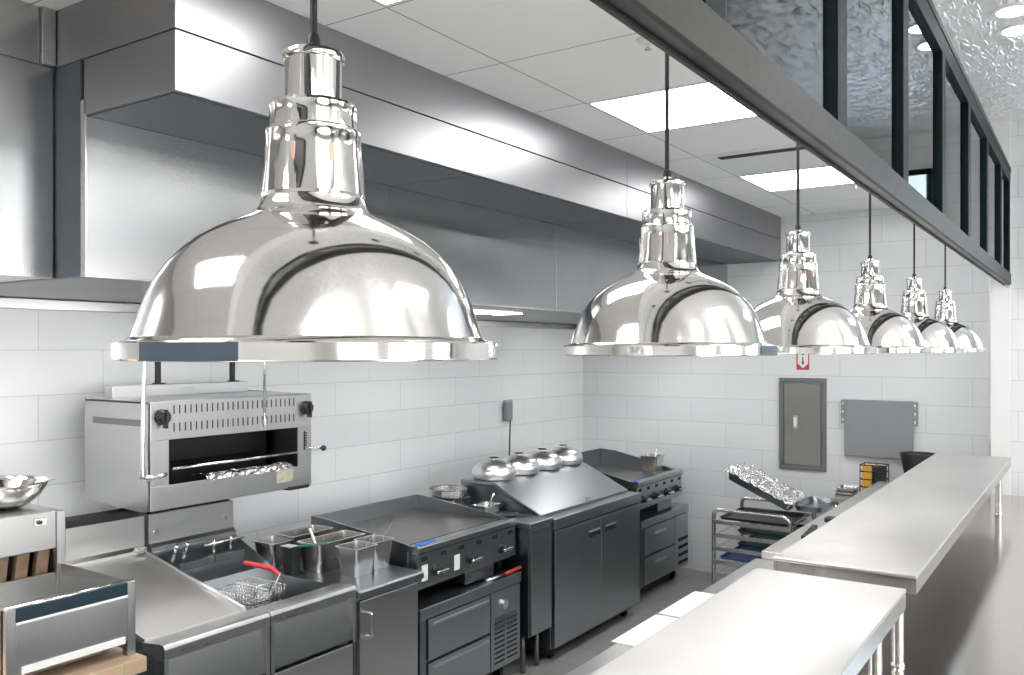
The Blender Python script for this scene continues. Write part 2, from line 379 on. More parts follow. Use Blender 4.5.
# round downlights on the foil ceiling
for x, y, l in ((4.80, .33, 'small round white downlight in the foil ceiling, nearer of the two'), (5.1, .33, 'small round white downlight in the foil ceiling, farther of the two')):
    t = thing('round_downlight', l, 'ceiling light', (x, y, DZ), 'round downlights in the foil ceiling')
    obj('bezel', lathe(BM(), [(.075, 0), (.075, -.008), (.095, -.008), (.1, 0)], (x, y, DZ), 32, close=True), 'white', t)
    obj('diffuser', lathe(BM(), [(0, -.004), (.076, -.004), (.076, 0), (0, 0)], (x, y, DZ), 32), 'lamp', t)

# ------------------------------------------------------------------ glazed transom over the pass
YA, YB = .505, .555
Z0, Z1, Z2, Z3 = 2.462, 2.540, 3.185, 3.292
tr = thing('glazed_transom', 'long dark framed glass transom hanging above the pass, fixed to the white pier', 'glass partition', (3.5, YA, Z0))
b = BM(); box(b, -.6, RX, YA, YA + .012, Z0, Z1, bev=.002); obj('beam_face', b, 'framel', tr, 'grey metal face of the beam')
b = BM(); box(b, -.6, RX, YA + .012, YB - .006, Z0 + .006, Z1 - .004, bev=.0); obj('beam_channel', b, 'blackm', tr)
b = BM(); box(b, -.6, RX, YB - .008, YB, Z0 - .002, Z1, bev=.0015); obj('beam_lip', b, 'framel', tr)
b = BM(); box(b, -.6, RX, YA, YA + .01, Z3 - .03, Z3, bev=.002); obj('top_trim', b, 'framel', tr)
b = BM(); box(b, -.6, RX, YA + .004, YB, Z2, Z3 - .005, bev=.002); obj('top_rail', b, 'frame', tr)
mx = [.46 - .84, .46, 1.30, 2.14, 2.98, 3.82, 4.66, 5.50, 6.34, 6.98]
for x in mx:
    mo = obj('mullion', Bx(x, x + .09, YA + .004, YB, Z1, Z2, bev=.002), 'frame', tr)
    obj('edge_bead', Bx(x + .09, x + .112, YA + .01, YB - .012, Z1, Z2, bev=.001), 'framel', mo)
for a, c_ in zip(mx, mx[1:]):
    obj('glass_pane', Bx(a + .085, c_ + .005, YA + .022, YA + .028, Z1 - .003, Z2 + .003, bev=0), 'glass', tr)

# ------------------------------------------------------------------ heat lamps over the pass
def make_lamp():
    t = thing('pendant_lamp', '', 'pendant lamp', (0, 0, 0), 'chrome dome pendant lamps over the pass')
    P = [(.197, -.0105), (.2, -.010), (.2012, -.0085), (.2012, .0065), (.2, .008), (.196, .0088), (.188, .0098), (.1835, .013), (.1805, .022), (.1735, .045), (.164, .068), (.152, .0875),
         (.1385, .1025), (.123, .1155), (.105, .1265), (.087, .1355), (.072, .142), (.0625, .147), (.0575, .153), (.0552, .162), (.0535, .162),
         (.0545, .152), (.0605, .1445), (.071, .139), (.086, .1325), (.104, .1235), (.1218, .1125), (.137, .0995), (.150, .085), (.162, .066), (.1715, .043), (.1785, .02), (.181, .009), (.186, .0045), (.194, .004), (.1975, -.003)]
    S = 1.04
    P = [(r * S, z * S) for r, z in P]
    dm = obj('lamp_shade', lathe(BM(), P, seg=128, close=True), 'chromed', t)
    # socket cover: stepped body with shallow flutes
    b = BM(); seg = 96; rings = []
    prof = [(.0535, 0.1623, 0), (.0555, 0.1662, 0), (.0550, 0.1738, .4), (.0535, 0.1910, 1), (.0515, 0.2149, 1), (.0505, 0.2273, .4), (.0512, 0.2321, 0), (.0505, 0.2359, 0), (.0480, 0.2378, 0), (.0478, 0.2407, .3), (.0470, 0.2502, .9), (.0466, 0.2588, .3), (.0470, 0.2617, 0), (.0455, 0.2650, 0), (.0315, 0.2664, 0),
            (.0308, 0.2693, 0), (.0305, 0.3123, 0), (.0312, 0.3128, 0), (.0335, 0.3137, 0), (.0338, 0.3180, 0), (.0325, 0.3214, 0), (.010, 0.3228, 0), (.009, 0.3295, 0), (.0, 0.3304, 0)]
    for r, z, fl in prof:
        r *= S; z *= S
        rings.append([b.verts.new(((r - .0011 * fl * (1 + math.cos(12 * a)) * .5) * math.cos(a), (r - .0011 * fl * (1 + math.cos(12 * a)) * .5) * math.sin(a), z)) for a in [2 * PI * i / seg for i in range(seg)]] if r > 0 else [b.verts.new((0, 0, z))])
    for p, q in zip(rings, rings[1:]):
        for i in range(seg):
            j = (i + 1) % seg
            f = b.faces.new((p[i], p[j], q[j], q[i])) if len(q) > 1 else b.faces.new((p[i], p[j], q[0])); f.smooth = True
    so = obj('socket_cover', b, 'chrome', t)
    # pale vent slots
    SL = plain('slot_copper', (.62, .42, .34), .4, .5)
    for k in range(8):
        s = BM(); a = PI / 8 + k * PI / 4; cx, cy = math.cos(a), math.sin(a)
        R = Matrix.Rotation(a, 3, 'Z')
        box(s, .0500 * S, .0524 * S, -.0028, .0028, .19, .224, bev=.0012, rot=(R, Vector((0, 0, 0))))
        obj('vent_slot', s, SL, so)
    obj('grommet', lathe(BM(), [(0, .338), (.0085, .338), (.008, .351), (.006, .357), (0, .359)], seg=20), 'black', t)
    obj('cord', lathe(BM(), [(0, .34), (.0042, .34), (.0042, DZ - 2.0 - .02), (0, DZ - 2.0 - .02)], seg=12), 'cord', t)
    obj('canopy', lathe(BM(), [(0, DZ - 2.0 - .03), (.05, DZ - 2.0 - .028), (.058, DZ - 2.0 - .012), (.06, DZ - 2.0), (0, DZ - 2.0)], seg=32), 'black', t)
    obj('bulb', lathe(BM(), [(0, .02), (.03, .024), (.045, .045), (.047, .07), (.035, .1), (.02, .125), (.018, .16), (0, .16)], seg=24), 'white', t, 'frosted bulb')
    return t
def rim_label(t, deg0, deg1):
    b = BM(); n = 24; v = []
    for rr in (.2094, .2102):
        for z in (-.0100, .0075):
            v.append([b.verts.new((rr * math.cos(a), rr * math.sin(a), z)) for a in [math.radians(deg0 + (deg1 - deg0) * i / n) for i in range(n + 1)]])
    for i in range(n):
        for p, q in ((0, 1), (1, 3), (3, 2), (2, 0)): b.faces.new((v[p][i], v[p][i + 1], v[q][i + 1], v[q][i]))
    b.faces.new([v[k][0] for k in (0, 1, 3, 2)]); b.faces.new([v[k][n] for k in (0, 1, 3, 2)])
    for vv in b.verts: vv.co += t.location
    obj('rim_label', b, 'bluegrey', t, 'blue-grey blank label on the rim')
L0 = make_lamp()
LX = [.69, 1.605, 2.517, 3.467, 4.42, 5.42]
LL = ['large polished chrome dome lamp hanging nearest, in front of the broiler', 'polished chrome dome lamp hanging second, with a black cord crossing the big light panel',
      'polished chrome dome lamp hanging third in the row, just above the small fire sign', 'polished chrome dome lamp hanging fourth in the row over the far shelf',
      'polished chrome dome lamp hanging fifth, between the fourth and the last', 'last and smallest looking chrome dome lamp, hanging by the white pier']
for i, x in enumerate(LX):
    r = L0 if i == 0 else dup(L0, (x, .709, 2.0))
    r.location = (x, .735 if i == 0 else .709, 2.0); r['label'] = LL[i]
    LX[i] = r
rim_label(LX[0], 177.5, 208.5)
rim_label(LX[1], 257, 290)

# ------------------------------------------------------------------ pass counter and shelves
pc = thing('pass_counter', 'long low stainless pass counter under the lamp shelves', 'counter', (3.2, .4, 0))
b = BM(); box(b, -.9, RX - .003, -.45, .995, .93, .97, bev=.004); obj('worktop', b, 'counter', pc)
b = BM(); box(b, -.85, RX - .01, -.38, .97, .1, .93, bev=.002); obj('body', b, 'steelv', pc)
b = BM(); box(b, -.8, RX - .02, -.3, .93, 0, .1, bev=0); obj('plinth', b, 'black', pc)
kc = thing('kitchen_side_counter', 'narrow grey steel counter ledge on the kitchen side of the near shelf', 'counter', (1.7, 1.2, 0))
obj('worktop', Bx(-.9, 4.255, 1.0, 1.405, .93, .968, bev=.004), 'steel', kc); obj('body', Bx(-.85, 4.25, 1.005, 1.36, .1, .93, bev=.002), 'equip', kc); obj('plinth', Bx(-.85, 4.25, 1.0, 1.3, 0, .1, bev=0), 'black', kc)
kc = thing('kitchen_side_counter', 'bright steel counter ledge behind the far shelf, next to the tray rack', 'counter', (5.6, 1.2, 0))
obj('worktop', Bx(4.262, FX - .45, 1.0, 1.38, .965, 1.005, bev=.004), 'shelf', kc); obj('body', Bx(4.27, FX - .46, 1.005, 1.35, .1, .965, bev=.002), 'equip', kc); obj('plinth', Bx(4.27, FX - .46, 1.0, 1.3, 0, .1, bev=0), 'black', kc)
def shelf(x0, x1, label, legs):
    t = thing('heated_shelf', label, 'shelf', ((x0 + x1) / 2, .706, .97), 'steel shelves over the pass counter')
    obj('shelf_top', Bx(x0, x1, .477, .935, 1.268, 1.28, bev=.003), 'shelf', t)
    f = BM()
    box(f, x0 + .001, x1 - .001, .478, .49, 1.219, 1.27, bev=.001); box(f, x0 + .001, x1 - .001, .922, .934, 1.219, 1.27, bev=.001)
    box(f, x0 + .001, x0 + .012, .49, .922, 1.219, 1.27, bev=.001); box(f, x1 - .012, x1 - .001, .49, .922, 1.219, 1.27, bev=.001)
    obj('fascia', f, 'shelfside', t)
    obj('underside', Bx(x0 + .012, x1 - .012, .49, .922, 1.226, 1.232, bev=0), 'shelf', t)
    for x, y in legs:
        l = obj('leg', tube(BM(), [(x, y, .978), (x, y, 1.226)], .019, 24), 'pan', t)
        obj('foot', lathe(BM(), [(0, .9705), (.022, .9705), (.023, .974), (.0205, .982), (0, .984)], (x, y, 0), 20), 'chromes', l)
    return t
shelf(-.6, 2.838, 'nearer pale steel shelf at the bottom of the photo, on short round legs', [(2.66, .53), (2.66, .885), (1.2, .53), (1.2, .885), (-.45, .53), (-.45, .885)])
shelf(3.016, 6.70, 'farther long pale steel shelf running towards the white pier', [(3.055, .54), (3.055, .885), (6.2, .51), (6.2, .885)])
# cards on the kitchen ledge
tag(obj('white_card', Bx(2.745, 3.12, 1.30, 1.425, .9685, .9705, bev=.0005), 'card'), 'blank white card strip on the ledge, nearer of the two', 'card', 'white cards on the ledge')
tag(obj('white_card', Bx(3.14, 3.515, 1.30, 1.425, .9685, .9705, bev=.0005), 'card'), 'blank white card strip on the ledge, farther of the two', 'card', 'white cards on the ledge')
# black handled tongs and tickets on the far ledge
t = thing('kitchen_knife', 'black handled knife lying on the bright ledge left of the far shelf', 'knife', (4.6, 1.27, 1.006))
R = Matrix.Rotation(math.radians(5), 3, 'Z'); pv = Vector((4.6, 1.27, 1.006))
obj('handle', Bx(4.62, 4.95, 1.255, 1.285, 1.006, 1.03, bev=.006, rot=(R, pv)), 'black', t)
obj('blade', Bx(4.42, 4.62, 1.258, 1.282, 1.009, 1.013, bev=.001, rot=(R, pv)), 'chromes', t)
tag(obj('order_clip', Bx(5.18, 5.25, 1.25, 1.31, 1.0055, 1.03, bev=.004), 'black'), 'small black clip at the end of the ledge past the knife', 'clip')

# ------------------------------------------------------------------ hoods
HX = 1.568; HY = 2.251; HY2 = 2.725; HA = 2.911; ZS = 2.948; ZB = 2.765; ZU = 2.24
h = thing('exhaust_hood', 'big stainless exhaust hood with a stepped front over the cooking line', 'hood', (4.5, 3.4, ZU))
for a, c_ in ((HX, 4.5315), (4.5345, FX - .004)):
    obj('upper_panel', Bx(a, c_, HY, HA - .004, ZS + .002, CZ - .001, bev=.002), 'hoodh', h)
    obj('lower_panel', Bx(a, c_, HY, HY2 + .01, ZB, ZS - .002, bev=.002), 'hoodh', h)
obj('seam_backing', Bx(HX + .01, FX - .01, HY + .008, HY2, ZB + .02, CZ - .01, bev=0), 'dark', h)
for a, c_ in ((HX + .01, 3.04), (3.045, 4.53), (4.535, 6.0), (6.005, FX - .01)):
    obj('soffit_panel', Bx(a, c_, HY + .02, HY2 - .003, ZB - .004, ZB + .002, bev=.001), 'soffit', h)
for a, c_ in ((HX, 3.03), (3.032, 4.53), (4.532, 6.0), (6.002, FX - .004)):
    obj('front_panel', Bx(a, c_, HY2, HY2 + .03, ZU, ZB + .05, bev=.001), 'hood', h)
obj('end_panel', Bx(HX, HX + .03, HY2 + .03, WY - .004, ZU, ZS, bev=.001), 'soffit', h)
obj('front_bead', Bx(HX - .002, FX - .004, HY2 - .003, HY2 + .006, ZU - .002, ZU + .004, bev=.001), 'chromes', h)
obj('corner_bead', Bx(HX - .003, HX + .003, HY2 - .004, HY2 + .002, ZU, ZB, bev=.001), 'chromes', h)
obj('filter_bank', Bx(HX + .03, FX - .006, HY2 + .03, WY - .05, ZU + .004, ZU + .02, bev=0), 'baf', h, 'dark filter underside')
obj('grease_trough', Bx(HX - .9, FX - .06, WY - .05, WY - .002, ZU - .048, ZU + .002, bev=.004), 'steel', h)
obj('end_cap', Bx(FX - .06, FX - .004, WY - .22, WY - .004, ZU - .055, ZU + .004, bev=.003), 'blackm', h)
for x in (2.4, 4.2, 6.3):
    li = obj('hood_light', Bx(x, x + .6, 3.15, 3.35, ZU - .004, ZU + .003, bev=.001), 'hoodlamp', h)
h2 = thing('exhaust_hood', 'stainless exhaust hood section at the left edge of the photo', 'hood', (0, 3.5, ZU))
obj('front_panel', Bx(BX, HX - .006, HA, HA + .03, ZU, ZS - .002, bev=.001), 'hood', h2)
obj('upper_panel', Bx(BX, 1.518, HA + .002, HA + .03, ZS + .001, CZ - .001, bev=.001), 'hood', h2)
obj('corner_trim', Bx(1.52, HX - .003, HA - .012, HA + .02, ZS, CZ - .001, bev=.002), 'steel', h2)
obj('filter_bank', Bx(BX, HX - .004, HA + .03, WY - .05, ZU + .004, ZU + .02, bev=0), 'steel', h2)
obj('hood_light', Bx(.4, 1.35, 3.0, 3.6, ZU - .004, ZU + .003, bev=.001), 'hoodlamp', h2)
obj('end_panel', Bx(HX - .03, HX - .004, HA + .03, WY - .004, ZU + .02, CZ - .001, bev=.001), 'steelv', h2)

# fire suppression pipes
t = thing('suppression_pipe', 'thin steel pipe from the hood with an elbow at the left corner of the broiler', 'pipe', (2.2, 3.42, 2.2), 'pipes hanging from the hood')
x = 2.222
obj('pipe', tube(BM(), [(x, 3.40, 2.25)] + [(x - .012, 3.40, 1.6)] + arc((x - .014, 3.40, 1.483), (x - .014, 3.40, 1.445), (x + .02, 3.40, 1.445)) + [(x + .075, 3.415, 1.445)], .0085, 12), 'chromes', t)
obj('elbow', tube(BM(), [(x - .014, 3.40, 1.483)] + arc((x - .014, 3.40, 1.462), (x - .014, 3.40, 1.445), (x + .005, 3.40, 1.445)) + [(x + .03, 3.403, 1.445)], .013, 12), 'pan', t)
obj('nozzle', tube(BM(), [(x + .075, 3.415, 1.445), (x + .12, 3.43, 1.447)], [.012, .009], 12), 'pan', t)
t = thing('suppression_pipe', 'thin steel pipe from the hood ending in a nozzle before the broiler vents', 'pipe', (2.9, 3.42, 2.2), 'pipes hanging from the hood')
x = 2.868
obj('pipe', tube(BM(), [(x, 3.40, 2.25), (x, 3.40, 1.66)], .0065, 12), 'chromes', t)
obj('nozzle', tube(BM(), [(x, 3.40, 1.66), (x, 3.40, 1.645), (x, 3.40, 1.62)], [.011, .012, .008], 12), 'pan', t)

# ------------------------------------------------------------------ salamander broiler
s = thing('salamander_broiler', 'stainless wall mounted broiler with two black knobs and slotted front', 'broiler', (2.8, 3.75, 1.27))
X0, X1, Y0, Y1 = 2.31, 3.265, 3.5, 4.02
for a in (X0, X1 - .012): obj('side_panel', poly(BM(), [(Y0, 1.285), (Y0, 1.763), (Y1, 1.775), (Y1, 1.287), (Y0 + .1, 1.27), (Y0 + .04, 1.27)], 'x', a, a + .012), 'steelv', s)
obj('side_slot', Bx(X0 - .0015, X0 + .001, 3.54, 3.95, 1.655, 1.685, bev=.0005), 'paneld', s)
obj('top_panel', Bx(X0, X1, Y0, Y1, 1.757, 1.768, bev=.002), 'steel', s)
OX0, OX1, OZ0, OZ1 = 2.403, 3.17, 1.386, 1.592
b = BM(); box(b, X0, X1, Y0 - .004, Y0 + .012, OZ1, 1.766, bev=.002); box(b, X0, X1, Y0 - .004, Y0 + .012, 1.278, OZ0, bev=.002)
box(b, X0, OX0, Y0 - .004, Y0 + .012, OZ0, OZ1, bev=0); box(b, OX1, X1, Y0 - .004, Y0 + .012, OZ0, OZ1, bev=0)
obj('front_panel', b, 'steelv', s)
obj('cavity', Bx(OX0 - .05, OX1 + .05, Y0 + .3, Y0 + .31, 1.3, 1.72, bev=0), 'dark', s)
obj('cavity_roof', Bx(OX0 - .05, OX1 + .05, Y0 + .012, Y0 + .31, 1.594, 1.61, bev=0), 'equipd', s)
obj('floor_pan', Bx(X0 + .012, X1 - .012, Y0 + .012, Y1, 1.285, 1.31, bev=0), 'dark', s)
obj('back_panel', Bx(X0 + .012, X1 - .012, Y1 - .012, Y1, 1.29, 1.76, bev=0), 'steelv', s)
v = BM()
for k in range(25):
    xx = 2.427 + k * .0297
    for z in (1.708, 1.627): box(v, xx, xx + .006, Y0 - .0055, Y0 - .003, z, z + .04, bev=.0015)
obj('vent_slots', v, 'dark', s)
for xx, zz in ((2.365, 1.698), (3.223, 1.693)):
    kb = lathe(BM(), [(0, .036), (.024, .036), (.03, .03), (.032, .004), (.036, 0), (0, 0)], seg=28)
    bmesh.ops.rotate(kb, verts=kb.verts, cent=(0, 0, 0), matrix=Matrix.Rotation(PI / 2, 3, 'X')); bmesh.ops.translate(kb, verts=kb.verts, vec=(xx, Y0 - .005, zz))
    kn = obj('knob', kb, 'black', s)
    obj('knob_grip', Bx(xx - .005, xx + .005, Y0 - .052, Y0 - .02, zz - .05, zz + .035, bev=.003), 'black', kn)
obj('grid_bar', tube(BM(), [(OX0 + .015, Y0 - .012, 1.46), (OX1 - .015, Y0 - .012, 1.462)], .0065, 12), 'chromes', s)
g = BM()
for k in range(22): tube(g, [(OX0 + .02 + k * .032, Y0 - .005, 1.452), (OX0 + .02 + k * .032, Y0 + .29, 1.452)], .0025, 6)
obj('grid_rack', g, 'blackm', s)
fo = BM(); n = 26; vs = []
for i in range(n + 1):
    xx = OX0 + .2 + (OX1 - OX0 - .24) * i / n
    vs.append([fo.verts.new((xx, Y0 - .008 + .3 * 0 + .012 * noise.noise(Vector((i * .9, 1, 0))) + dy, OZ0 + .004 + dz + .012 * noise.noise(Vector((i * .7, dz * 90, 3))))) for dy, dz in ((0, -.008), (.0, .012), (.05, .02), (.12, .004))])
for p, q in zip(vs, vs[1:]):
    for k in range(3): fo.faces.new((p[k], p[k + 1], q[k + 1], q[k]))
ff = obj('foil_liner', fo, 'foil2', s, 'crumpled foil along the mouth'); md = ff.modifiers.new('s', 'SOLIDIFY'); md.thickness = .0012
obj('lever_arm', tube(BM(), [(3.225, Y0 - .006, 1.478), (3.30, Y0 - .045, 1.474)], .005, 8), 'chromes', s)
obj('lever_ball', lathe(BM(), [(0, -.016), (.011, -.012), (.016, 0), (.011, .012), (0, .016)], (3.31, Y0 - .05, 1.473), 20), 'black', s)
q = BM()
for k in range(6): box(q, 3.212, 3.228, Y0 - .012, Y0 - .004, 1.49 + k * .013, 1.498 + k * .013, bev=.002)
box(q, 3.211, 3.219, Y0 - .008, Y0 - .003, 1.47, 1.57, bev=.001)
obj('lever_ratchet', q, 'black', s)
obj('rating_plate', Bx(3.03, 3.135, Y0 - .007, Y0 - .003, 1.315, 1.378, bev=.001), plain('worn_plate', (.5, .48, .36), .5, .3, var=.4, bscale=60), s, 'worn yellowish metal plate')
obj('drip_spout', Bx(3.10, 3.24, Y0 - .02, Y0 + .06, 1.268, 1.288, bev=.006), 'black', s)
obj('flue_riser', Bx(2.395, 3.20, Y1 - .09, Y1 - .02, 1.768, 1.825, bev=.002), 'steel', s)
for xx in (2.69, 3.155): obj('hanger_post', Bx(xx, xx + .022, Y1 - .01, Y1 + .015, 1.76, 2.195, bev=.002), 'blackm', s)
for xx in (2.69, 3.155): obj('hanger_foot', Bx(xx - .015, xx + .037, Y1 - .03, Y1 + .015, 1.815, 1.83, bev=.003), 'blackm', s)
for xx in (2.5, 3.1): obj('wall_bracket', Bx(xx, xx + .04, Y1 - .002, WY - .002, 1.32, 1.72, bev=.002), 'blackm', s)


# ------------------------------------------------------------------ left: broth bin unit on block
b = Bx(-.2, 1.772, 2.70, 3.62, .90, .952, bev=.004)
tag(obj('butcher_block', b, 'wood'), 'thick pale butcher block board at the lower left corner', 'cutting board')
t = thing('base_cabinet', 'steel base cabinet beneath the butcher block at the left', 'cabinet', (.8, 3.1, 0))
obj('body', Bx(-.2, 1.72, 2.85, 3.60, .12, .899, bev=.003), 'equipd', t)
for xx in (-.1, 1.62):
    for yy in (2.95, 3.5): obj('leg', tube(BM(), [(xx, yy, 0), (xx, yy, .12)], .02), 'chromes', t)
t = thing('dump_station', 'open steel food bin with a tall rear riser on the butcher block', 'food bin', (1.5, 3.1, .952))
bx0, bx1, by0, by1 = 1.33, 1.76, 2.75, 3.22
b = BM(); box(b, bx0 + .03, bx1 - .03, by0, by0 + .014, 1.005, 1.162, bev=.002); obj('front_panel', b, 'steelv', t)
for xx in (bx0, bx1 - .03): obj('corner_post', Bx(xx, xx + .03, by0 - .002, by0 + .03, .953, 1.206, bev=.002), 'steelv', t)
obj('dark_band', Bx(bx0 + .03, bx1 - .03, by0 - .003, by0 + .012, 1.164, 1.205, bev=.001), plain('blue_black_strip', (.01, .03, .045), .3), t, 'blue-black strip along the top')
obj('upper_trim', Bx(bx0 + .03, bx1 - .03, by0 - .005, by0, 1.155, 1.163, bev=.001), 'card', t, 'white edge strip')
obj('lower_trim', Bx(bx0 + .045, bx1 - .04, by0 - .007, by0 - .001, 1.0, 1.024, bev=.002), 'card', t, 'white lower strip')
for xx in (bx0, bx1 - .008): obj('side_panel', Bx(xx, xx + .008, by0 + .014, by1, .99, 1.204, bev=.001), 'steelv', t)
b = BM()
vv = [b.verts.new(p) for p in ((bx0 + .01, by0 + .014, 1.2), (bx1 - .01, by0 + .014, 1.2), (bx1 - .01, by1, 1.16), (bx0 + .01, by1, 1.16), (bx0 + .012, by0 + .06, .97), (bx1 - .09, by0 + .06, .97), (bx1 - .02, by1 - .003, .97), (bx0 + .012, by1 - .003, .97))]
for q in ((0, 1, 5, 4), (1, 2, 6, 5), (2, 3, 7, 6), (3, 0, 4, 7), (4, 5, 6, 7)): b.faces.new([vv[k] for k in q])
o = obj('basin', b, 'steel', t); md = o.modifiers.new('s', 'SOLIDIFY'); md.thickness = .003
obj('front_rim', tube(BM(), [(bx0, by0 + .008, 1.207), (bx1, by0 + .008, 1.207)], .006, 10), 'chromes', t)
obj('riser_box', Bx(bx0 - .6, bx1 - .02, by1, by1 + .36, 1.262, 1.402, bev=.004), 'steelv', t)
obj('riser_post', Bx(bx1 - .022, bx1 + .01, by1 - .01, by1 + .36, .953, 1.40, bev=.003), 'steelv', t)
obj('riser_back', Bx(bx0 - .6, bx1 - .02, by1 + .12, by1 + .13, .953, 1.262, bev=0), 'dark', t)
obj('riser_skirt', Bx(bx0 - .6, bx1 - .023, by1 + .002, by1 + .02, .96, 1.172, bev=.001), 'steelv', t)
for k in range(10): obj('burner_tile', Bx(bx0 - .32 + k * .074, bx0 - .32 + k * .074 + .046, by1 + .03, by1 + .06, 1.10, 1.262, bev=.004, rot=(Matrix.Rotation(.12, 3, 'Y'), Vector((bx0 - .32 + k * .074, by1, 1.16)))), 'brown', t)
obj('riser_shelf', Bx(bx0 - .6, bx1 - .024, by1 + .02, by1 + .12, 1.08, 1.098, bev=0), 'steelv', t)
obj('switch', Bx(1.655, 1.70, by1 - .012, by1 + .001, 1.355, 1.385, bev=.003), 'chromes', t)
obj('switch_button', tube(BM(), [(1.67, by1 - .012, 1.37), (1.67, by1 - .022, 1.37)], .008), 'black', t)
bw = lathe(BM(), [(0, 0), (.055, .001), (.085, .012), (.125, .045), (.15, .085), (.155, .1), (.168, .104), (.17, .1005), (.158, .097), (.147, .083), (.122, .047), (.083, .0145), (.05, .0035), (0, .003)], (1.645, 3.42, 1.403), 64)
tag(obj('mixing_bowl', bw, 'chrome'), 'shiny steel mixing bowl on top of the riser at the left edge', 'bowl')

# ------------------------------------------------------------------ fryer bay
def fry_unit(x0, x1, label, name, kind):
    t = thing(name, label, 'fryer' if kind else 'dump table', ((x0 + x1) / 2, 3.3, 0))
    yf = 2.87
    # front roll
    obj('front_rail', poly(BM(), [(yf, .845), (yf, .885), (yf + .008, .898), (yf + .03, .902), (yf + .14, .888), (yf + .14, .86), (yf + .05, .845)], 'x', x0, x1, bev=.002), 'steel', t)
    obj('apron', poly(BM(), [(yf + .035, .845), (yf + .045, .845), (yf + .012, .655), (yf + .002, .655)], 'x', x0 + .02, x1 - .02), 'steelv', t)
    for a in (x0, x1 - .02): obj('apron_cheek', poly(BM(), [(yf + .001, .845), (yf + .06, .845), (yf + .06, .64), (yf + .001, .64)], 'x', a, a + .02, bev=.001), 'steelv', t)
    obj('door', Bx(x0 + .012, x1 - .012, yf + .01, yf + .03, .14, .632, bev=.003), 'steelv', t)
    obj('body', Bx(x0 + .004, x1 - .004, yf + .05, 3.74, .12, .70, bev=.002), 'equip', t)
    for a in (x0 + .004, x1 - .014): obj('side_wall', Bx(a, a + .01, yf + .06, 3.74, .7, .885, bev=0), 'equip', t)
    for xx in (x0 + .05, x1 - .05):
        for yy in (yf + .12, 3.65): obj('leg', tube(BM(), [(xx, yy, 0), (xx, yy, .12)], .02), 'chromes', t)
    # flue riser
    fl = obj('flue_riser', poly(BM(), [(3.745, .85), (3.72, 1.06), (3.745, 1.075), (3.745, 1.215), (3.86, 1.215), (3.86, .85)], 'x', x0 + .008, x1 - .008, bev=.001), 'steel', t)
    obj('flue_mouth', Bx(x0 + .03, x1 - .03, 3.755, 3.86, 1.21, 1.245, bev=0), 'dark', t)
    return t
T = fry_unit(1.955, 2.452, 'steel dump table with a sloping empty tray, left of the fryer', 'dump_table', 0)
b = BM(); vv = [b.verts.new(p) for p in ((1.965, 3.72, 1.045), (2.442, 3.72, 1.045), (2.442, 3.01, .897), (1.965, 3.01, .897), (1.965, 3.72, 1.035), (2.442, 3.72, 1.035), (2.442, 3.01, .887), (1.965, 3.01, .887))]
for q in ((3, 2, 1, 0), (4, 5, 6, 7), (0, 1, 5, 4), (1, 2, 6, 5), (2, 3, 7, 6), (3, 0, 4, 7)): b.faces.new([vv[k] for k in q])
obj('tray', b, 'shelf', T)
obj('tray_bead', tube(BM(), [(2.43, 3.72, 1.05), (2.43, 3.01, .902)], .008), 'steel', T)
obj('latch', Bx(2.38, 2.43, 3.70, 3.73, 1.052, 1.075, bev=.003), 'pan', T)
T = fry_unit(2.458, 2.962, 'steel deep fryer with two wire baskets, its dark well open', 'deep_fryer', 1)
b = BM(); vv = [b.verts.new(p) for p in ((2.47, 3.72, 1.04), (2.95, 3.72, 1.04), (2.95, 3.45, .92), (2.47, 3.45, .92), (2.47, 3.40, .80), (2.95, 3.40, .80))]
b.faces.new((vv[3], vv[2], vv[1], vv[0])); b.faces.new((vv[4], vv[5], vv[2], vv[3])); o = obj('rear_slope', b, 'equip', T); md = o.modifiers.new('s', 'SOLIDIFY'); md.thickness = .002
obj('oil_tank', Bx(2.475, 2.945, 3.02, 3.42, .70, .76, bev=0), 'oil', T, 'dark oil in the well')
obj('well_front', Bx(2.475, 2.945, 3.0, 3.012, .72, .885, bev=0), 'equipd', T)
for xx in (2.56, 2.62): obj('element_post', tube(BM(), [(xx, 3.68, 1.02), (xx, 3.66, 1.065)], .008), 'chromes', T)
obj('basket_hanger', tube(BM(), [(2.68, 3.62, 1.045), (2.92, 3.62, 1.045)], .007), 'chromes', T)
for xx in (2.74, 2.84): obj('hanger_post', tube(BM(), [(xx, 3.62, 1.0), (xx, 3.62, 1.07)], .006), 'chromes', T)
for xx in (2.5, 2.9): obj('flue_bolt', tube(BM(), [(xx, 3.747, 1.13), (xx, 3.735, 1.13)], .012), 'pan', T)
for xx in (2.5, 2.70): obj('lift_plate', Bx(xx, xx + .17, 3.55, 3.56, .955, 1.0, bev=.001), 'equipd', T)
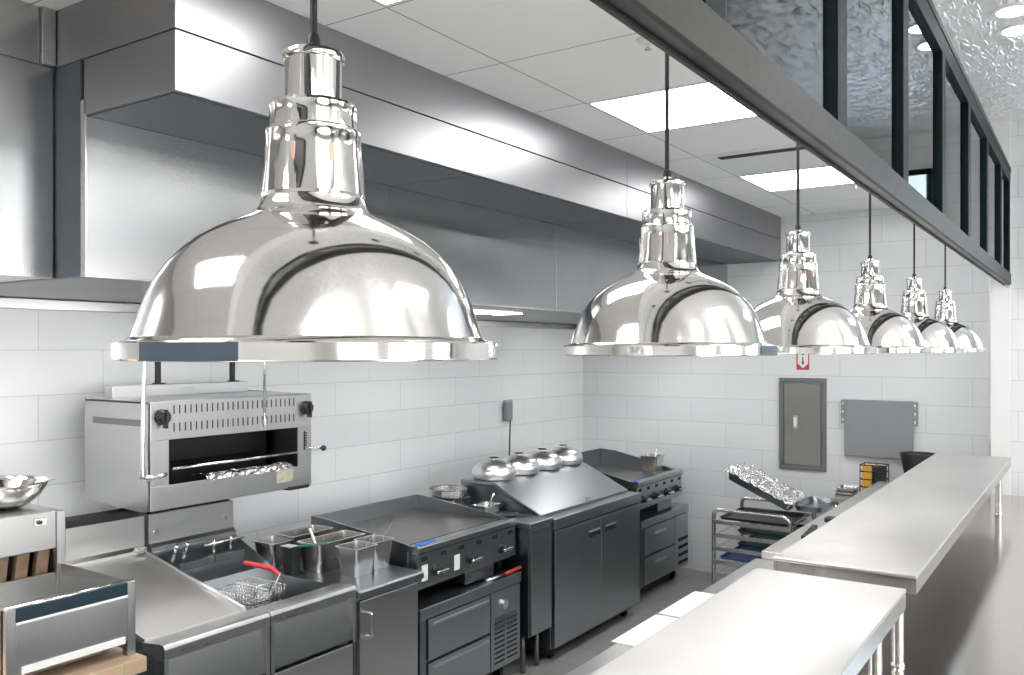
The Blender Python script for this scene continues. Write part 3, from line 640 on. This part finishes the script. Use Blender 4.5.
def basket(cx, cy, z, label, hmat, w=.10, d=.24, hgt=.10, tilt=0.):
    t = thing('fry_basket', label, 'fry basket', (cx, cy, z), 'wire fry baskets')
    b = BM()
    for zz, k in ((z + .004, .85), (z + hgt, 1.)):
        q = [(cx + sx * w / 2 * k, cy + sy * d / 2 * k, zz) for sx, sy in ((1, 1), (-1, 1), (-1, -1), (1, -1), (1, 1))]
        tube(b, q, .003 if zz > z + .02 else .002, 6)
    obj('basket_frame', b, 'chromes', t)
    b = BM(); n = 12
    for i in range(n + 1):
        f = i / n - .5
        tube(b, [(cx - w / 2, cy + f * d, z + hgt), (cx - w * .425, cy + f * d * .85, z), (cx + w * .425, cy + f * d * .85, z), (cx + w / 2, cy + f * d, z + hgt)], .0009, 4)
    for i in range(7):
        f = i / 6 - .5
        tube(b, [(cx + f * w, cy - d / 2, z + hgt), (cx + f * w * .85, cy - d * .425, z), (cx + f * w * .85, cy + d * .425, z), (cx + f * w, cy + d / 2, z + hgt)], .0009, 4)
    for j in range(1, 6):
        k = .85 + .15 * j / 6; zz = z + hgt * j / 6
        tube(b, [(cx + sx * w / 2 * k, cy + sy * d / 2 * k, zz) for sx, sy in ((1, 1), (-1, 1), (-1, -1), (1, -1), (1, 1))], .0009, 4)
    obj('wire_mesh', b, 'chromes', t)
    yh = cy - d / 2
    if hmat:
        obj('handle_wire', tube(BM(), [(cx - .03, yh, z + hgt * .4), (cx - .02, yh - .02, z + hgt + .03), (cx - .0, yh - .03, z + hgt + .07)], .0035, 6), 'chromes', t)
        obj('handle_wire', tube(BM(), [(cx + .03, yh, z + hgt * .4), (cx + .02, yh - .02, z + hgt + .03), (cx + .0, yh - .03, z + hgt + .07)], .0035, 6), 'chromes', t)
        obj('handle_grip', tube(BM(), [(cx, yh - .02, z + hgt + .055), (cx - .01, yh + .02, z + hgt + .085), (cx - .05, yh + .16, z + hgt + .10)], [.009, .0125, .010], 12), hmat, t, 'red rubber grip')
    else:
        obj('handle_wire', tube(BM(), [(cx - .04, yh, z + hgt), (cx - .045, yh - .02, z + hgt + .045), (cx + .045, yh - .02, z + hgt + .045), (cx + .04, yh, z + hgt)], .0035, 6), 'chromes', t)
    return t
basket(2.55, 3.16, .83, 'small wire fry basket without a coloured grip, left in the fryer', None)
basket(2.685, 3.22, .82, 'wire fry basket with a red grip in the fryer', 'red')

# cabinet with pans
t = thing('base_cabinet', 'steel base cabinet with one handle, carrying the steel food pans', 'cabinet', (3.2, 3.3, 0))
obj('worktop', poly(BM(), [(2.85, .835), (2.85, .865), (2.858, .872), (3.78, .872), (3.78, .835)], 'x', 2.966, 3.43, bev=.002), 'equip', t)
obj('body', Bx(2.975, 3.42, 2.90, 3.75, .12, .835, bev=.002), 'equip', t)
d = obj('door', Bx(2.99, 3.41, 2.874, 2.898, .14, .815, bev=.003), 'steelv', t)
obj('door_handle', tube(BM(), [(3.035, 2.874, .755)] + arc((3.035, 2.85, .755), (3.035, 2.842, .755), (3.035, 2.842, .745)) + arc((3.035, 2.842, .655), (3.035, 2.842, .645), (3.035, 2.85, .645)) + [(3.035, 2.874, .645)], .007), 'chromes', d)
for xx in (3.02, 3.38):
    for yy in (2.98, 3.65): obj('leg', tube(BM(), [(xx, yy, 0), (xx, yy, .12)], .02), 'chromes', t)
def pan(cx, cy, z, w, d, hgt, label, group='steel food pans', fill=None):
    t = thing('food_pan', label, 'food pan', (cx, cy, z), group)
    obj('pan_body', tub(BM(), w, d, hgt, c=(cx, cy, z)), 'pan', t)
    if fill: obj('contents', Bx(cx - w / 2 + .012, cx + w / 2 - .012, cy - d / 2 + .012, cy + d / 2 - .012, z + hgt * .5, z + hgt * .62, bev=.008), fill, t)
    return t
ZC = .873
pan(3.19, 3.09, ZC, .145, .145, .145, 'small deep steel food pan at the front of the group, beside the griddle')
pan(3.35, 3.12, ZC, .145, .145, .145, 'small deep steel food pan tucked between the front pan and the griddle')
pan(3.235, 3.31, ZC, .33, .15, .15, 'long steel food pan with a white spoon standing in it')
pan(3.05, 3.55, ZC, .13, .15, .14, 'small steel food pan near the wall, left behind the long pan')
pan(3.27, 3.56, ZC, .28, .15, .15, 'long steel food pan against the wall side of the griddle')
def rod(name, pts, r, m, label, cat, parts=None):
    return tag(obj(name, tube(BM(), pts, r, 8), m), label, cat)
t = thing('serving_spoon', 'white handled spoon standing in the long food pan', 'spoon', (3.13, 3.30, .92))
obj('handle', tube(BM(), [(3.13, 3.30, .90), (3.125, 3.31, 1.0), (3.10, 3.33, 1.09)], .0065, 8), 'card', t)
obj('spoon_bowl', lathe(BM(), [(0, 0), (.02, .004), (.028, .014), (.026, .014), (.018, .006), (0, .003)], (3.132, 3.30, .885), 20), 'chromes', t)
for x0_, y0_, lb in ((3.21, 3.10, 'thin steel ladle leaning out of the front food pan over the griddle'), (3.36, 3.13, 'thin steel ladle leaning out of the pan beside the griddle')):
    t = thing('ladle', lb, 'ladle', (x0_, y0_, .9), 'ladles in the food pans')
    obj('handle', tube(BM(), [(x0_, y0_, .90), (x0_ + .15, y0_ + .0, 1.11)], .003, 6), 'paneld', t)
    obj('ladle_bowl', lathe(BM(), [(0, 0), (.016, .003), (.024, .018), (.022, .018), (.014, .006), (0, .003)], (x0_, y0_, .887), 18), 'chromes', t)
t = thing('utensil_crock', 'dark square utensil holder next to the fryer', 'utensil holder', (3.03, 3.40, ZC))
obj('holder_body', tub(BM(), .07, .07, .13, .004, .002, .01, c=(3.03, 3.38, ZC)), 'blackm', t)
t = thing('spatula', 'green handled spatula lying across the pans from the dark holder', 'spatula', (3.05, 3.25, 1.0))
obj('handle', tube(BM(), [(3.04, 3.35, 1.006), (3.10, 3.2, 1.032)], .006, 8), 'green', t)
obj('blade', Bx(3.0, 3.06, 3.36, 3.44, 1.003, 1.006, bev=.001), 'chromes', t)
cl = BM(); g = bmesh.ops.create_grid(cl, x_segments=14, y_segments=14, size=.06)
for v in cl.verts: v.co = Vector((3.0 + v.co.x * .8, 3.70 + v.co.y*.9, .92 + .03 * noise.noise(v.co * 22) + .04 * (1 - (v.co.length / .085) ** 2)))
cl2 = obj('folded_cloth', cl, 'cloth', smooth=True); tag(cl2, 'crumpled white cloth near the wall behind the fryer', 'cloth'); md = cl2.modifiers.new('s', 'SOLIDIFY'); md.thickness = .012

# ------------------------------------------------------------------ griddles and chef bases
def griddle(x0, x1, yf, label, nk, tags, zr=1.045):
    yb = yf + .80; zt = .965
    t = thing('flat_griddle', label, 'griddle', ((x0 + x1) / 2, yf + .4, .66))
    obj('cook_plate', Bx(x0 + .02, x1 - .02, yf + .075, yb - .02, .93, .953, bev=.002), 'grid', t, 'dark worn cooking plate')
    obj('body', Bx(x0 + .005, x1 - .005, yf + .04, yb, .725, .935, bev=.003), 'equip', t)
    for a in (x0, x1 - .014): obj('side_splash', poly(BM(), [(yf + .07, .74), (yf + .07, .966), (yf + .10, .972), (yb - .15, zr - .01), (yb, zr), (yb, .74)], 'x', a, a + .014, bev=.001), 'equip', t)
    obj('rear_splash', Bx(x0 + .014, x1 - .014, yb - .016, yb, .74, zr, bev=.001), 'equip', t)
    obj('front_ledge', poly(BM(), [(yf - .008, .93), (yf - .008, .958), (yf + .004, .968), (yf + .075, .962), (yf + .075, .93)], 'x', x0, x1, bev=.002), 'equip', t)
    obj('grease_slot', Bx(x0 + .02, x1 - .02, yf + .078, yf + .11, .9525, .9545, bev=0), 'dark', t)
    obj('control_panel', Bx(x0 + .002, x1 - .002, yf + .004, yf + .04, .745, .928, bev=.002), 'equip', t)
    sl = BM()
    n = 6
    for k in range(n):
        xx = x0 + .06 + (x1 - x0 - .12) * k / (n - 1)
        box(sl, xx - .024, xx + .024, yf + .0015, yf + .006, .88, .905, bev=.004)
    box(sl, x0 + .01, x1 - .01, yf - .0, yf + .006, .922, .93, bev=0)
    obj('panel_slots', sl, 'dark', t)
    for k in range(nk):
        xx = x0 + (x1 - x0) * (k + .55) / nk - .02
        zz = .815
        kb = lathe(BM(), [(0, .045), (.018, .045), (.021, .04), (.022, .012), (.032, .006), (.033, 0), (0, 0)], seg=24)
        bmesh.ops.rotate(kb, verts=kb.verts, cent=(0, 0, 0), matrix=Matrix.Rotation(PI / 2, 3, 'X')); bmesh.ops.translate(kb, verts=kb.verts, vec=(xx, yf + .004, zz))
        kn = obj('control_knob', kb, 'black', t)
        obj('knob_bar', Bx(xx - .04, xx + .05, yf - .055, yf - .04, zz - .008, zz + .008, bev=.004), 'chromes', kn, 'chrome bar')
    obj('grease_drawer', Bx(x0 + .46 * (x1 - x0), x0 + .76 * (x1 - x0), yf + .01, yf + .35, .67, .74, bev=.003), 'equipd', t)
    for xx in (x0 + .05, x1 - .05):
        for yy in (yf + .1, yb - .06): obj('foot', tube(BM(), [(xx, yy, .658), (xx, yy, .74)], .02), 'blackm', t)
    obj('burner_box', Bx(x0 + .03, x1 - .03, yf + .10, yb - .05, .69, .728, bev=0), 'dark', t)
    for xx in tags: obj('sticker', Bx(xx, xx + .05, yf + .002, yf + .005, .775, .86, bev=0), 'card', t, 'small blank white sticker')
    obj('blue_tape', Bx(x0 + .02, x0 + .17, yf + .005, yf + .045, .966, .972, bev=.002, rot=(Matrix.Rotation(.1, 3, 'Z'), Vector((x0 + .1, yf + .02, .97)))), 'blue', t, 'blue strip on the front ledge')
    return t
G1 = griddle(3.505, 4.435, 2.955, 'flat griddle nearer the camera, with white stickers and a blue strip', 3, (3.54, 3.82))
G2 = griddle(6.19, 7.08, 2.985, 'flat griddle in the far corner with a small pan on it', 4, (), 1.10)
t = thing('spatula', 'griddle spatula with a red handle on the ledge below the near griddle knobs', 'spatula', (4.3, 2.93, .67))
obj('handle', tube(BM(), [(4.25, 2.91, .673), (4.42, 2.915, .677)], .011, 10), 'red', t, 'red handle')
obj('blade', tube(BM(), [(4.06, 2.92, .668), (4.25, 2.91, .673)], [.014, .006], 10), 'chromes', t)
def chef_base(x0, x1, xs, yf, label):
    t = thing('refrigerated_base', label, 'refrigerated base', ((x0 + x1) / 2, yf + .4, 0), 'drawer refrigerators beneath the griddles')
    obj('worktop', Bx(x0, x1, yf, yf + .8, .595, .655, bev=.004), 'equip', t)
    obj('body', Bx(x0 + .005, x1 - .005, yf + .03, yf + .79, .13, .595, bev=.002), 'equipd', t)
    for z0_, z1_ in ((.37, .585), (.14, .355)):
        d = obj('drawer', Bx(x0 + .07, xs - .012, yf + .002, yf + .03, z0_, z1_, bev=.004), 'equip', t)
        obj('drawer_handle', Bx(x0 + .10, xs - .03, yf - .006, yf + .004, z1_ - .035, z1_ - .02, bev=.004) if x0 < 5 else Bx((x0 + xs) / 2 - .08, (x0 + xs) / 2 + .12, yf - .012, yf + .004, z1_ - .075, z1_ - .05, bev=.006), 'steel', d)
    obj('hinge_rail', Bx(x0 + .01, x0 + .06, yf + .01, yf + .03, .13, .59, bev=.003), 'equipd', t)
    cm = obj('compressor_cover', Bx(xs, x1 - .008, yf + .004, yf + .03, .135, .588, bev=.003), 'equip', t)
    sl = BM(); n = 9 if x0 < 5 else 4
    for k in range(n):
        z = .17 + k * (.26 / n)
        if x0 < 5:
            for a, c_ in ((xs + .03, (xs + x1) / 2 - .02), ((xs + x1) / 2 + .0, x1 - .04)): box(sl, a, c_, yf + .001, yf + .006, z, z + .009, bev=.001)
        else: box(sl, xs + .06, x1 - .012, yf + .001, yf + .006, z, z + .028, bev=.002)
    obj('louvre', sl, 'dark', cm)
    if x0 < 5: obj('thermostat', tube(BM(), [((xs + x1) / 2 - .03, yf + .004, .50), ((xs + x1) / 2 - .03, yf - .012, .50)], .028, 24), 'chromes', cm); obj('display', Bx(xs + .04, x1 - .05, yf + .001, yf + .005, .36, .44, bev=.001), 'equipd', cm)
    obj('kick_shade', Bx(x0 + .13, x1 - .13, yf + .12, yf + .7, .015, .13, bev=0), 'dark', t)  # dark block stands in for the shade beneath the base
    for xx in (x0 + .08, x1 - .08):
        for yy in (yf + .14, yf + .7):
            obj('caster', tube(BM(), [(xx - .015, yy, .05), (xx + .015, yy, .05)], .05, 20), 'black', t)
            obj('caster_fork', Bx(xx - .022, xx + .022, yy - .02, yy + .02, .06, .13, bev=.002), 'chromes', t)
    return t
chef_base(3.46, 4.41, 4.10, 2.90, 'drawer refrigerator beneath the near griddle with a round dial')
chef_base(6.2, 7.15, 6.87, 2.955, 'drawer refrigerator beneath the far griddle with side louvres')
# narrow cabinet between griddle and prep table
t = thing('filler_cabinet', 'narrow steel cabinet between the near griddle and the prep refrigerator', 'cabinet', (4.58, 3.3, 0))
obj('worktop', Bx(4.452, 4.712, 2.86, 3.95, .905, .94, bev=.004), 'equip', t)
obj('body', Bx(4.46, 4.705, 2.88, 3.9, .24, .905, bev=.002), 'equipd', t)
obj('door', Bx(4.465, 4.70, 2.862, 2.88, .25, .895, bev=.002), 'equip', t)
obj('kick_shade', Bx(4.47, 4.69, 3.15, 3.17, .02, .24, bev=0), 'dark', t)  # dark sheet in place of the black shade behind the legs
for xx in (4.50, 4.66):
    for yy in (2.95, 3.8): obj('leg', tube(BM(), [(xx, yy, 0), (xx, yy, .24)], .016), 'paneld', t)
# round pan, small pan and dish on it
rp = lathe(BM(), [(0, 0), (.12, 0), (.128, .006), (.13, .05), (.135, .054), (.132, .056), (.126, .052), (.124, .008), (0, .004)], (4.585, 3.60, 1.022), 48)
tag(obj('food_pan', tub(BM(), .2, .24, .078, .01, .008, .02, c=(4.582, 3.60, .941)), 'pan'), 'square steel pan hidden under the round shallow pan', 'food pan')
tag(obj('round_pan', rp, 'pan'), 'round shallow steel pan behind the near griddle', 'pan')
t = pan(4.60, 3.30, .941, .18, .13, .055, 'small shallow steel pan holding a scoop, left of the prep lid', 'steel food pans')
t = thing('scoop', 'small steel scoop resting in the shallow pan beside the prep lid', 'scoop', (4.64, 3.3, .95))
obj('handle', tube(BM(), [(4.62, 3.30, .962), (4.67, 3.30, 1.03), (4.69, 3.30, 1.05)], .006, 8), 'chromes', t)
obj('scoop_bowl', lathe(BM(), [(0, 0), (.014, .003), (.02, .014), (.018, .014), (.012, .006), (0, .003)], (4.62, 3.30, .9465), 18), 'chromes', t)
tag(obj('oval_dish', lathe(BM(), [(0, 0), (.05, 0), (.075, .012), (.078, .014), (.05, .004), (0, .003)], (4.59, 3.12, .9405), 32), 'chromes'), 'small shiny shallow dish at the corner of the griddle splash', 'dish')

# ------------------------------------------------------------------ prep refrigerator
t = thing('prep_refrigerator', 'two door refrigerated prep table with a big sloping steel lid', 'refrigerator', (5.35, 3.3, 0))
px0, px1, pf, pb = 4.722, 5.985, 2.85, 3.72
obj('body', Bx(px0 + .004, px1 - .004, pf + .035, pb, .09, .855, bev=.003), 'equipd', t)
obj('top_rail', Bx(px0, px1, pf, pf + .12, .858, .925, bev=.004), 'equip', t)
obj('top_deck', Bx(px0, px1, pf + .1, pb, .858, .918, bev=.002), 'equip', t)
obj('lid', poly(BM(), [(pf + .105, .925), (pf + .105, .94), (3.31, 1.112), (3.32, 1.116), (3.32, 1.09)], 'x', px0, px1 - .02, bev=.003), 'lid', t, 'smooth sloping lid')
obj('lid_cheek', poly(BM(), [(pf + .13, .918), (3.31, 1.09), (3.60, 1.098), (3.60, .918)], 'x', px0 + .005, px1 - .03, bev=.001), 'equipd', t)
obj('rear_top', Bx(px0, px1 - .02, 3.32, 3.60, 1.098, 1.118, bev=.003), 'lid', t)
for a, c_ in ((px0 + .015, 5.352), (5.358, px1 - .015)):
    d = obj('door', Bx(a, c_, pf + .006, pf + .034, .10, .845, bev=.004), 'equip', t)
    hx = c_ - .17 if a < 5 else a + .06
    obj('door_handle', Bx(hx, hx + .15, pf + .002, pf + .008, .725, .765, bev=.003), 'dark', d, 'dark recessed grip')
    obj('grip_lip', Bx(hx, hx + .15, pf - .002, pf + .008, .76, .772, bev=.003), 'steel', d)
obj('kick_shade', Bx(px0 + .02, px1 - .02, pf + .08, pb - .05, .045, .09, bev=0), 'dark', t)
obj('lid_handle', tube(BM(), arc((5.33, 2.975, .955), (5.35, 2.95, .985), (5.40, 2.975, .955), 8), .006), 'chromes', t)
for xx in (px0 + .1, px1 - .1):
    for yy in (pf + .1, pb - .1): obj('caster', tube(BM(), [(xx - .015, yy, .024), (xx + .015, yy, .024)], .024, 16), 'black', t)
dome0 = None
for k, (dx, lab) in enumerate(((4.885, 'shiny aluminium dome cover nearest the round pan, first of the four on the prep lid'), (5.20, 'aluminium dome cover second from the camera on the prep lid'), (5.515, 'aluminium dome cover third from the camera, right of the wall cord'), (5.825, 'aluminium dome cover farthest from the camera, beside the far griddle'))):
    if dome0 is None:
        d = thing('dome_cover', lab, 'dome cover', (0, 0, 0), 'aluminium dome covers on the prep lid')
        obj('cover_shell', lathe(BM(), [(.120, 0), (.136, .004), (.148, .020), (.153, .038), (.150, .056), (.138, .080), (.115, .101), (.085, .115), (.05, .123), (0, .126), (0, .123), (.05, .120), (.084, .112), (.113, .098), (.135, .078), (.147, .055), (.149, .038), (.144, .022), (.132, .008)], seg=64), 'alu', d)
        obj('knob_stem', lathe(BM(), [(0, .124), (.006, .124), (.005, .14), (0, .14)], seg=12), 'alu', d)
        obj('knob', lathe(BM(), [(0, .138), (.03, .139), (.034, .142), (.03, .145), (0, .146)], seg=24), 'black', d)
        dome0 = d; d.location = (dx, 3.44, 1.119)
    else: dup(dome0, (dx, 3.44, 1.119), lab)
# small pan on far griddle
t = pan(6.93, 3.20, .9545, .16, .16, .135, 'small square steel pan standing on the far griddle', 'steel food pans')
t = thing('tongs', 'small grey utensil leaning out of the pan on the far griddle', 'utensil', (6.95, 3.2, .96))
obj('handle', tube(BM(), [(6.93, 3.21, .962), (6.98, 3.17, 1.15)], [.004, .010], 8), 'chromes', t)

# outlet on the wall
t = thing('wall_outlet', 'grey outlet box on the tiled wall with a cord running down', 'outlet', (6.15, WY, 1.48))
obj('outlet_plate', Bx(6.09, 6.22, WY - .012, WY - .001, 1.39, 1.575, bev=.004), 'pan', t)
obj('plug', Bx(6.07, 6.16, WY - .06, WY - .012, 1.40, 1.56, bev=.012), 'greypaint', t)
obj('plug_cord', tube(BM(), [(6.13, WY - .05, 1.41), (6.13, WY - .04, 1.1), (6.13, WY - .05, .7)], .006, 8), 'blackm', t)

# ------------------------------------------------------------------ end wall fittings
t = thing('electrical_panel', 'tall grey metal electrical panel door on the end wall', 'electrical panel', (FX, 2.06, .99))
fx = FX
f = BM(); y0_, y1_, z0_, z1_ = 1.87, 2.262, .985, 1.763; e = .04
box(f, fx - .022, fx - .001, y0_, y1_, z0_, z0_ + e, bev=.004); box(f, fx - .022, fx - .001, y0_, y1_, z1_ - e, z1_, bev=.004)
box(f, fx - .022, fx - .001, y0_, y0_ + e, z0_ + e, z1_ - e, bev=.002); box(f, fx - .022, fx - .001, y1_ - e, y1_, z0_ + e, z1_ - e, bev=.002)
obj('frame', f, 'paneld', t)
d = obj('door', Bx(fx - .02, fx - .002, y0_ + e + .004, y1_ - e - .004, z0_ + e + .004, z1_ - e - .004, bev=.002), 'panelm', t)
obj('latch_plate', Bx(fx - .026, fx - .018, 2.10, 2.145, 1.33, 1.45, bev=.002), 'chromes', d)
obj('latch', Bx(fx - .034, fx - .024, 2.113, 2.135, 1.35, 1.43, bev=.003), 'card', d)
t = thing('wall_board', 'blank grey painted board hanging on the end wall by side brackets', 'board', (FX, 1.46, 1.13))
obj('board', Bx(fx - .05, fx - .03, 1.20, 1.72, 1.135, 1.595, bev=.004), 'greypaint', t)
for a in (1.172, 1.716):
    br = obj('bracket', Bx(fx - .045, fx - .001, a, a + .03, 1.40, 1.592, bev=.002), 'greypaint', t)
    q = BM()
    for z in (1.43, 1.495, 1.56): box(q, fx - .047, fx - .044, a + .009, a + .021, z - .01, z + .01, bev=.003)
    obj('bracket_hole', q, 'card', br)
t = thing('fire_sign', 'small white and red fire extinguisher arrow sign high on the end wall', 'sign', (FX, 2.06, 1.83))
obj('sign_plate', Bx(fx - .004, fx - .001, 2.012, 2.118, 1.832, 2.05, bev=.001), 'card', t)
q = BM(); poly(q, [(2.012, 1.832), (2.118, 1.832), (2.118, 2.05), (2.108, 2.05), (2.108, 1.885), (2.065, 1.845), (2.022, 1.885), (2.022, 2.05), (2.012, 2.05)], 'x', fx - .006, fx - .004)
obj('red_border', q, 'red', t)
q = BM(); poly(q, [(2.05, 1.90), (2.065, 1.87), (2.08, 1.90), (2.07, 1.90), (2.07, 1.94), (2.06, 1.94), (2.06, 1.90)], 'x', fx - .006, fx - .004)
for k in range(3): box(q, fx - .006, fx - .004, 2.056, 2.074, 1.955 + k * .026, 1.968 + k * .026, bev=0)
obj('arrow_mark', q, 'bluegrey', t)

# ------------------------------------------------------------------ tray rack
t = thing('tray_rack', 'low steel tray rack with bent tube frame beside the end wall', 'rack', (6.95, 2.25, 0))
RY0, RY1 = 1.92, 2.525
rz = .735
for xx in (6.62, 7.28):
    p = [(xx, RY1, .06)] + [(xx, RY1, rz - .06)] + arc((xx, RY1, rz - .05), (xx, RY1, rz), (xx, RY1 - .05, rz)) + arc((xx, RY0 + .09, rz), (xx, RY0, rz), (xx, RY0, rz - .09)) + [(xx, RY0, .06)]
    obj('hoop', tube(BM(), p, .016, 14), 'greypaint' if 0 else 'pan', t)
for yy in (RY0 + .016, RY1 - .016):
    b = BM()
    for k in range(6):
        z = .12 + k * .105
        obj('runner', poly(BM(), [(yy - .012, z), (yy + .012, z), (yy + .012, z + .003), (yy - .012, z + .003)], 'x', 6.62, 7.28), 'pan', t)
for k in range(6):
    z = .12 + k * .105
    for xx in (6.60, 7.29): obj('cross_rail', Bx(xx, xx + .006, RY0, RY1, z - .02, z + .012, bev=.001), 'pan', t)
for xx in (6.62, 7.28):
    for yy in (RY0, RY1):
        obj('caster', tube(BM(), [(xx - .012, yy, .035), (xx + .012, yy, .035)], .035, 16), 'black', t)
for k, mname, lb in ((5, 'blackm', 'dark tray in the top slot of the tray rack'), (4, 'green', 'dark green tray in the second slot of the tray rack'), (3, 'green', 'dark green tray in the third slot of the tray rack'), (2, 'bluetray', 'blue tray in a lower slot of the tray rack'), (1, 'blackm', 'dark tray in the lowest filled slot of the tray rack')):
    z = .126 + k * .105
    x = 6.64 if k in (5, 2) else 6.72
    yc = 2.245 if k in (5, 2) else 2.18
    mm = M[mname] if mname != 'green' else plain('dark_green_tray', (.01, .06, .05), .4)
    tag(obj('serving_tray', tub(BM(), .50, .54 if k in (5, 2) else .44, .02, .006, .004, .02, c=(x + .28, yc - .02, z)), mm), lb, 'tray', 'trays in the tray rack')
# tilted foil covered pan on the rack
t = thing('roasting_pan', 'foil covered dark roasting pan tilted on top of the tray rack', 'pan', (6.95, 2.2, .76))
pvt = Vector((6.92, 2.05, .80)); Rr = Matrix.Rotation(math.radians(-24), 3, 'X') @ Matrix.Rotation(math.radians(8), 3, 'Z')
b = tub(BM(), .36, .56, .085, .02, .008, .03, c=(6.90, 2.24, .765))
bmesh.ops.rotate(b, verts=b.verts, cent=(6.90, 2.0, .765), matrix=Matrix.Rotation(math.radians(24), 3, 'X'))
obj('pan_body', b, 'equipd', t)
cl = BM(); bmesh.ops.create_grid(cl, x_segments=40, y_segments=60, size=1)
for v in cl.verts:
    p = v.co.copy(); e = max(abs(p.x), abs(p.y))
    n_ = noise.noise(Vector((p.x * 5, p.y * 7, 0))) * .018 + noise.noise(Vector((p.x * 14, p.y * 19, 4))) * .012
    v.co = Vector((6.90 + p.x * .20, 2.24 + p.y * .30, .765 + .095 + n_ - (.03 if e > .97 else 0)))
bmesh.ops.rotate(cl, verts=cl.verts, cent=(6.90, 2.0, .765), matrix=Matrix.Rotation(math.radians(24), 3, 'X'))
o = obj('foil_cover', cl, 'foil2', t, 'crumpled silver foil'); 
t = thing('baking_dish', 'dark baking dish lying on the right end of the tray rack', 'pan', (6.98, 1.98, .755))
obj('dish_body', tub(BM(), .5, .2, .045, .01, .008, .04, c=(7.06, 1.85, .752)), 'equip', t)

# ------------------------------------------------------------------ things on the small table by the end wall
t = thing('side_table', 'small steel table against the end wall, mostly hidden by the far shelf', 'table', (7.26, 1.25, 0))
obj('tabletop', Bx(7.13, FX - .005, .70, 1.735, .80, .83, bev=.003), 'steel', t)
for xx in (7.16, 7.44):
    for yy in (.74, 1.72): obj('leg', tube(BM(), [(xx, yy, 0), (xx, yy, .80)], .018), 'chromes', t)
t = thing('spice_holder', 'black wire holder with orange-yellow box by the end wall', 'holder', (7.25, 1.46, .87))
q = BM()
for z in (.93, .99, 1.05, 1.10):
    tube(q, [(7.17, 1.54, z), (7.17, 1.36, z), (7.33, 1.36, z), (7.33, 1.54, z), (7.17, 1.54, z)], .005, 6)
for yy in (1.36, 1.45, 1.54):
    for xx in (7.17, 7.33): tube(q, [(xx, yy, .83), (xx, yy, 1.105)], .004, 6)
box(q, 7.18, 7.32, 1.37, 1.44, .84, 1.09, bev=.004)
obj('wire_frame', q, 'blackm', t)
tag(obj('spice_box', Bx(7.19, 7.31, 1.455, 1.53, .832, 1.09, bev=.003), 'yellow'), 'orange-yellow box standing in the black wire holder', 'box')
t = thing('stacked_pans', 'small stack of shallow steel pans left of the wire holder', 'pan', (7.25, 1.56, .87))
for k, z in enumerate((.831, .86, .89)): obj('pan_tray', tub(BM(),   .2, .14, .02, .004, .01, .02, c=(7.24, 1.66 - k * .008, z)), 'pan', t)
t = thing('mixing_bowl', 'black bowl with a dark green inside, at the far left corner of the far shelf', 'bowl', (7.25, 1.12, .87))
obj('bowl_shell', lathe(BM(), [(0, 0), (.05, 0), (.08, .02), (.10, .2), (.135, .37), (.14, .375), (.135, .378), (.128, .37), (.092, .2), (.075, .024), (0, .01)], (7.25, 1.13, .831), 40), 'black', t)
obj('bowl_liner', lathe(BM(), [(0, .345), (.115, .345), (.119, .36), (0, .35)], (7.25, 1.13, .831), 40), plain('dark_green_liner', (.01, .07, .06), .3), t, 'dark green inside')

# ------------------------------------------------------------------ light and camera
W = bpy.data.worlds.new('World'); SC.world = W; W.use_nodes = True
W.node_tree.nodes['Background'].inputs[0].default_value = (1., .985, .965, 1); W.node_tree.nodes['Background'].inputs[1].default_value = 5.0
def area(name, loc, rot, sx, sy, pw, col=(1, 1, 1)):
    l = bpy.data.lights.new(name, 'AREA'); l.shape = 'RECTANGLE'; l.size = sx; l.size_y = sy; l.energy = pw; l.color = col
    o = bpy.data.objects.new(name, l); C.objects.link(o); o.location = loc; o.rotation_euler = rot
    return o
# unseen dining room ceiling panels, added as fill light
for x in (-1.5, 1.5, 4.5):
    for y in (-3.4, -1.4):
        t = make_light('ceiling_light', x, x + 1.2, y, y + .6, DZ, 'unseen flat light panel added in the dining room ceiling, outside the frame', 'dfill')
cam = bpy.data.cameras.new('camera'); co = bpy.data.objects.new('camera', cam); C.objects.link(co)
th = math.atan(585 / 869.)
co.location = (0, 0, 2.0); co.rotation_euler = (PI / 2, 0, th - PI / 2)
cam.sensor_width = 36; cam.sensor_fit = 'HORIZONTAL'; cam.lens = 36 * 869 / 1024.; cam.shift_y = (350 - 337.5) / 1024.; cam.clip_start = .02
SC.camera = co
vs = SC.view_settings; vs.view_transform = 'Standard'; vs.look = 'None'; vs.gamma = 1; vs.use_curve_mapping = False; vs.exposure = 0.68
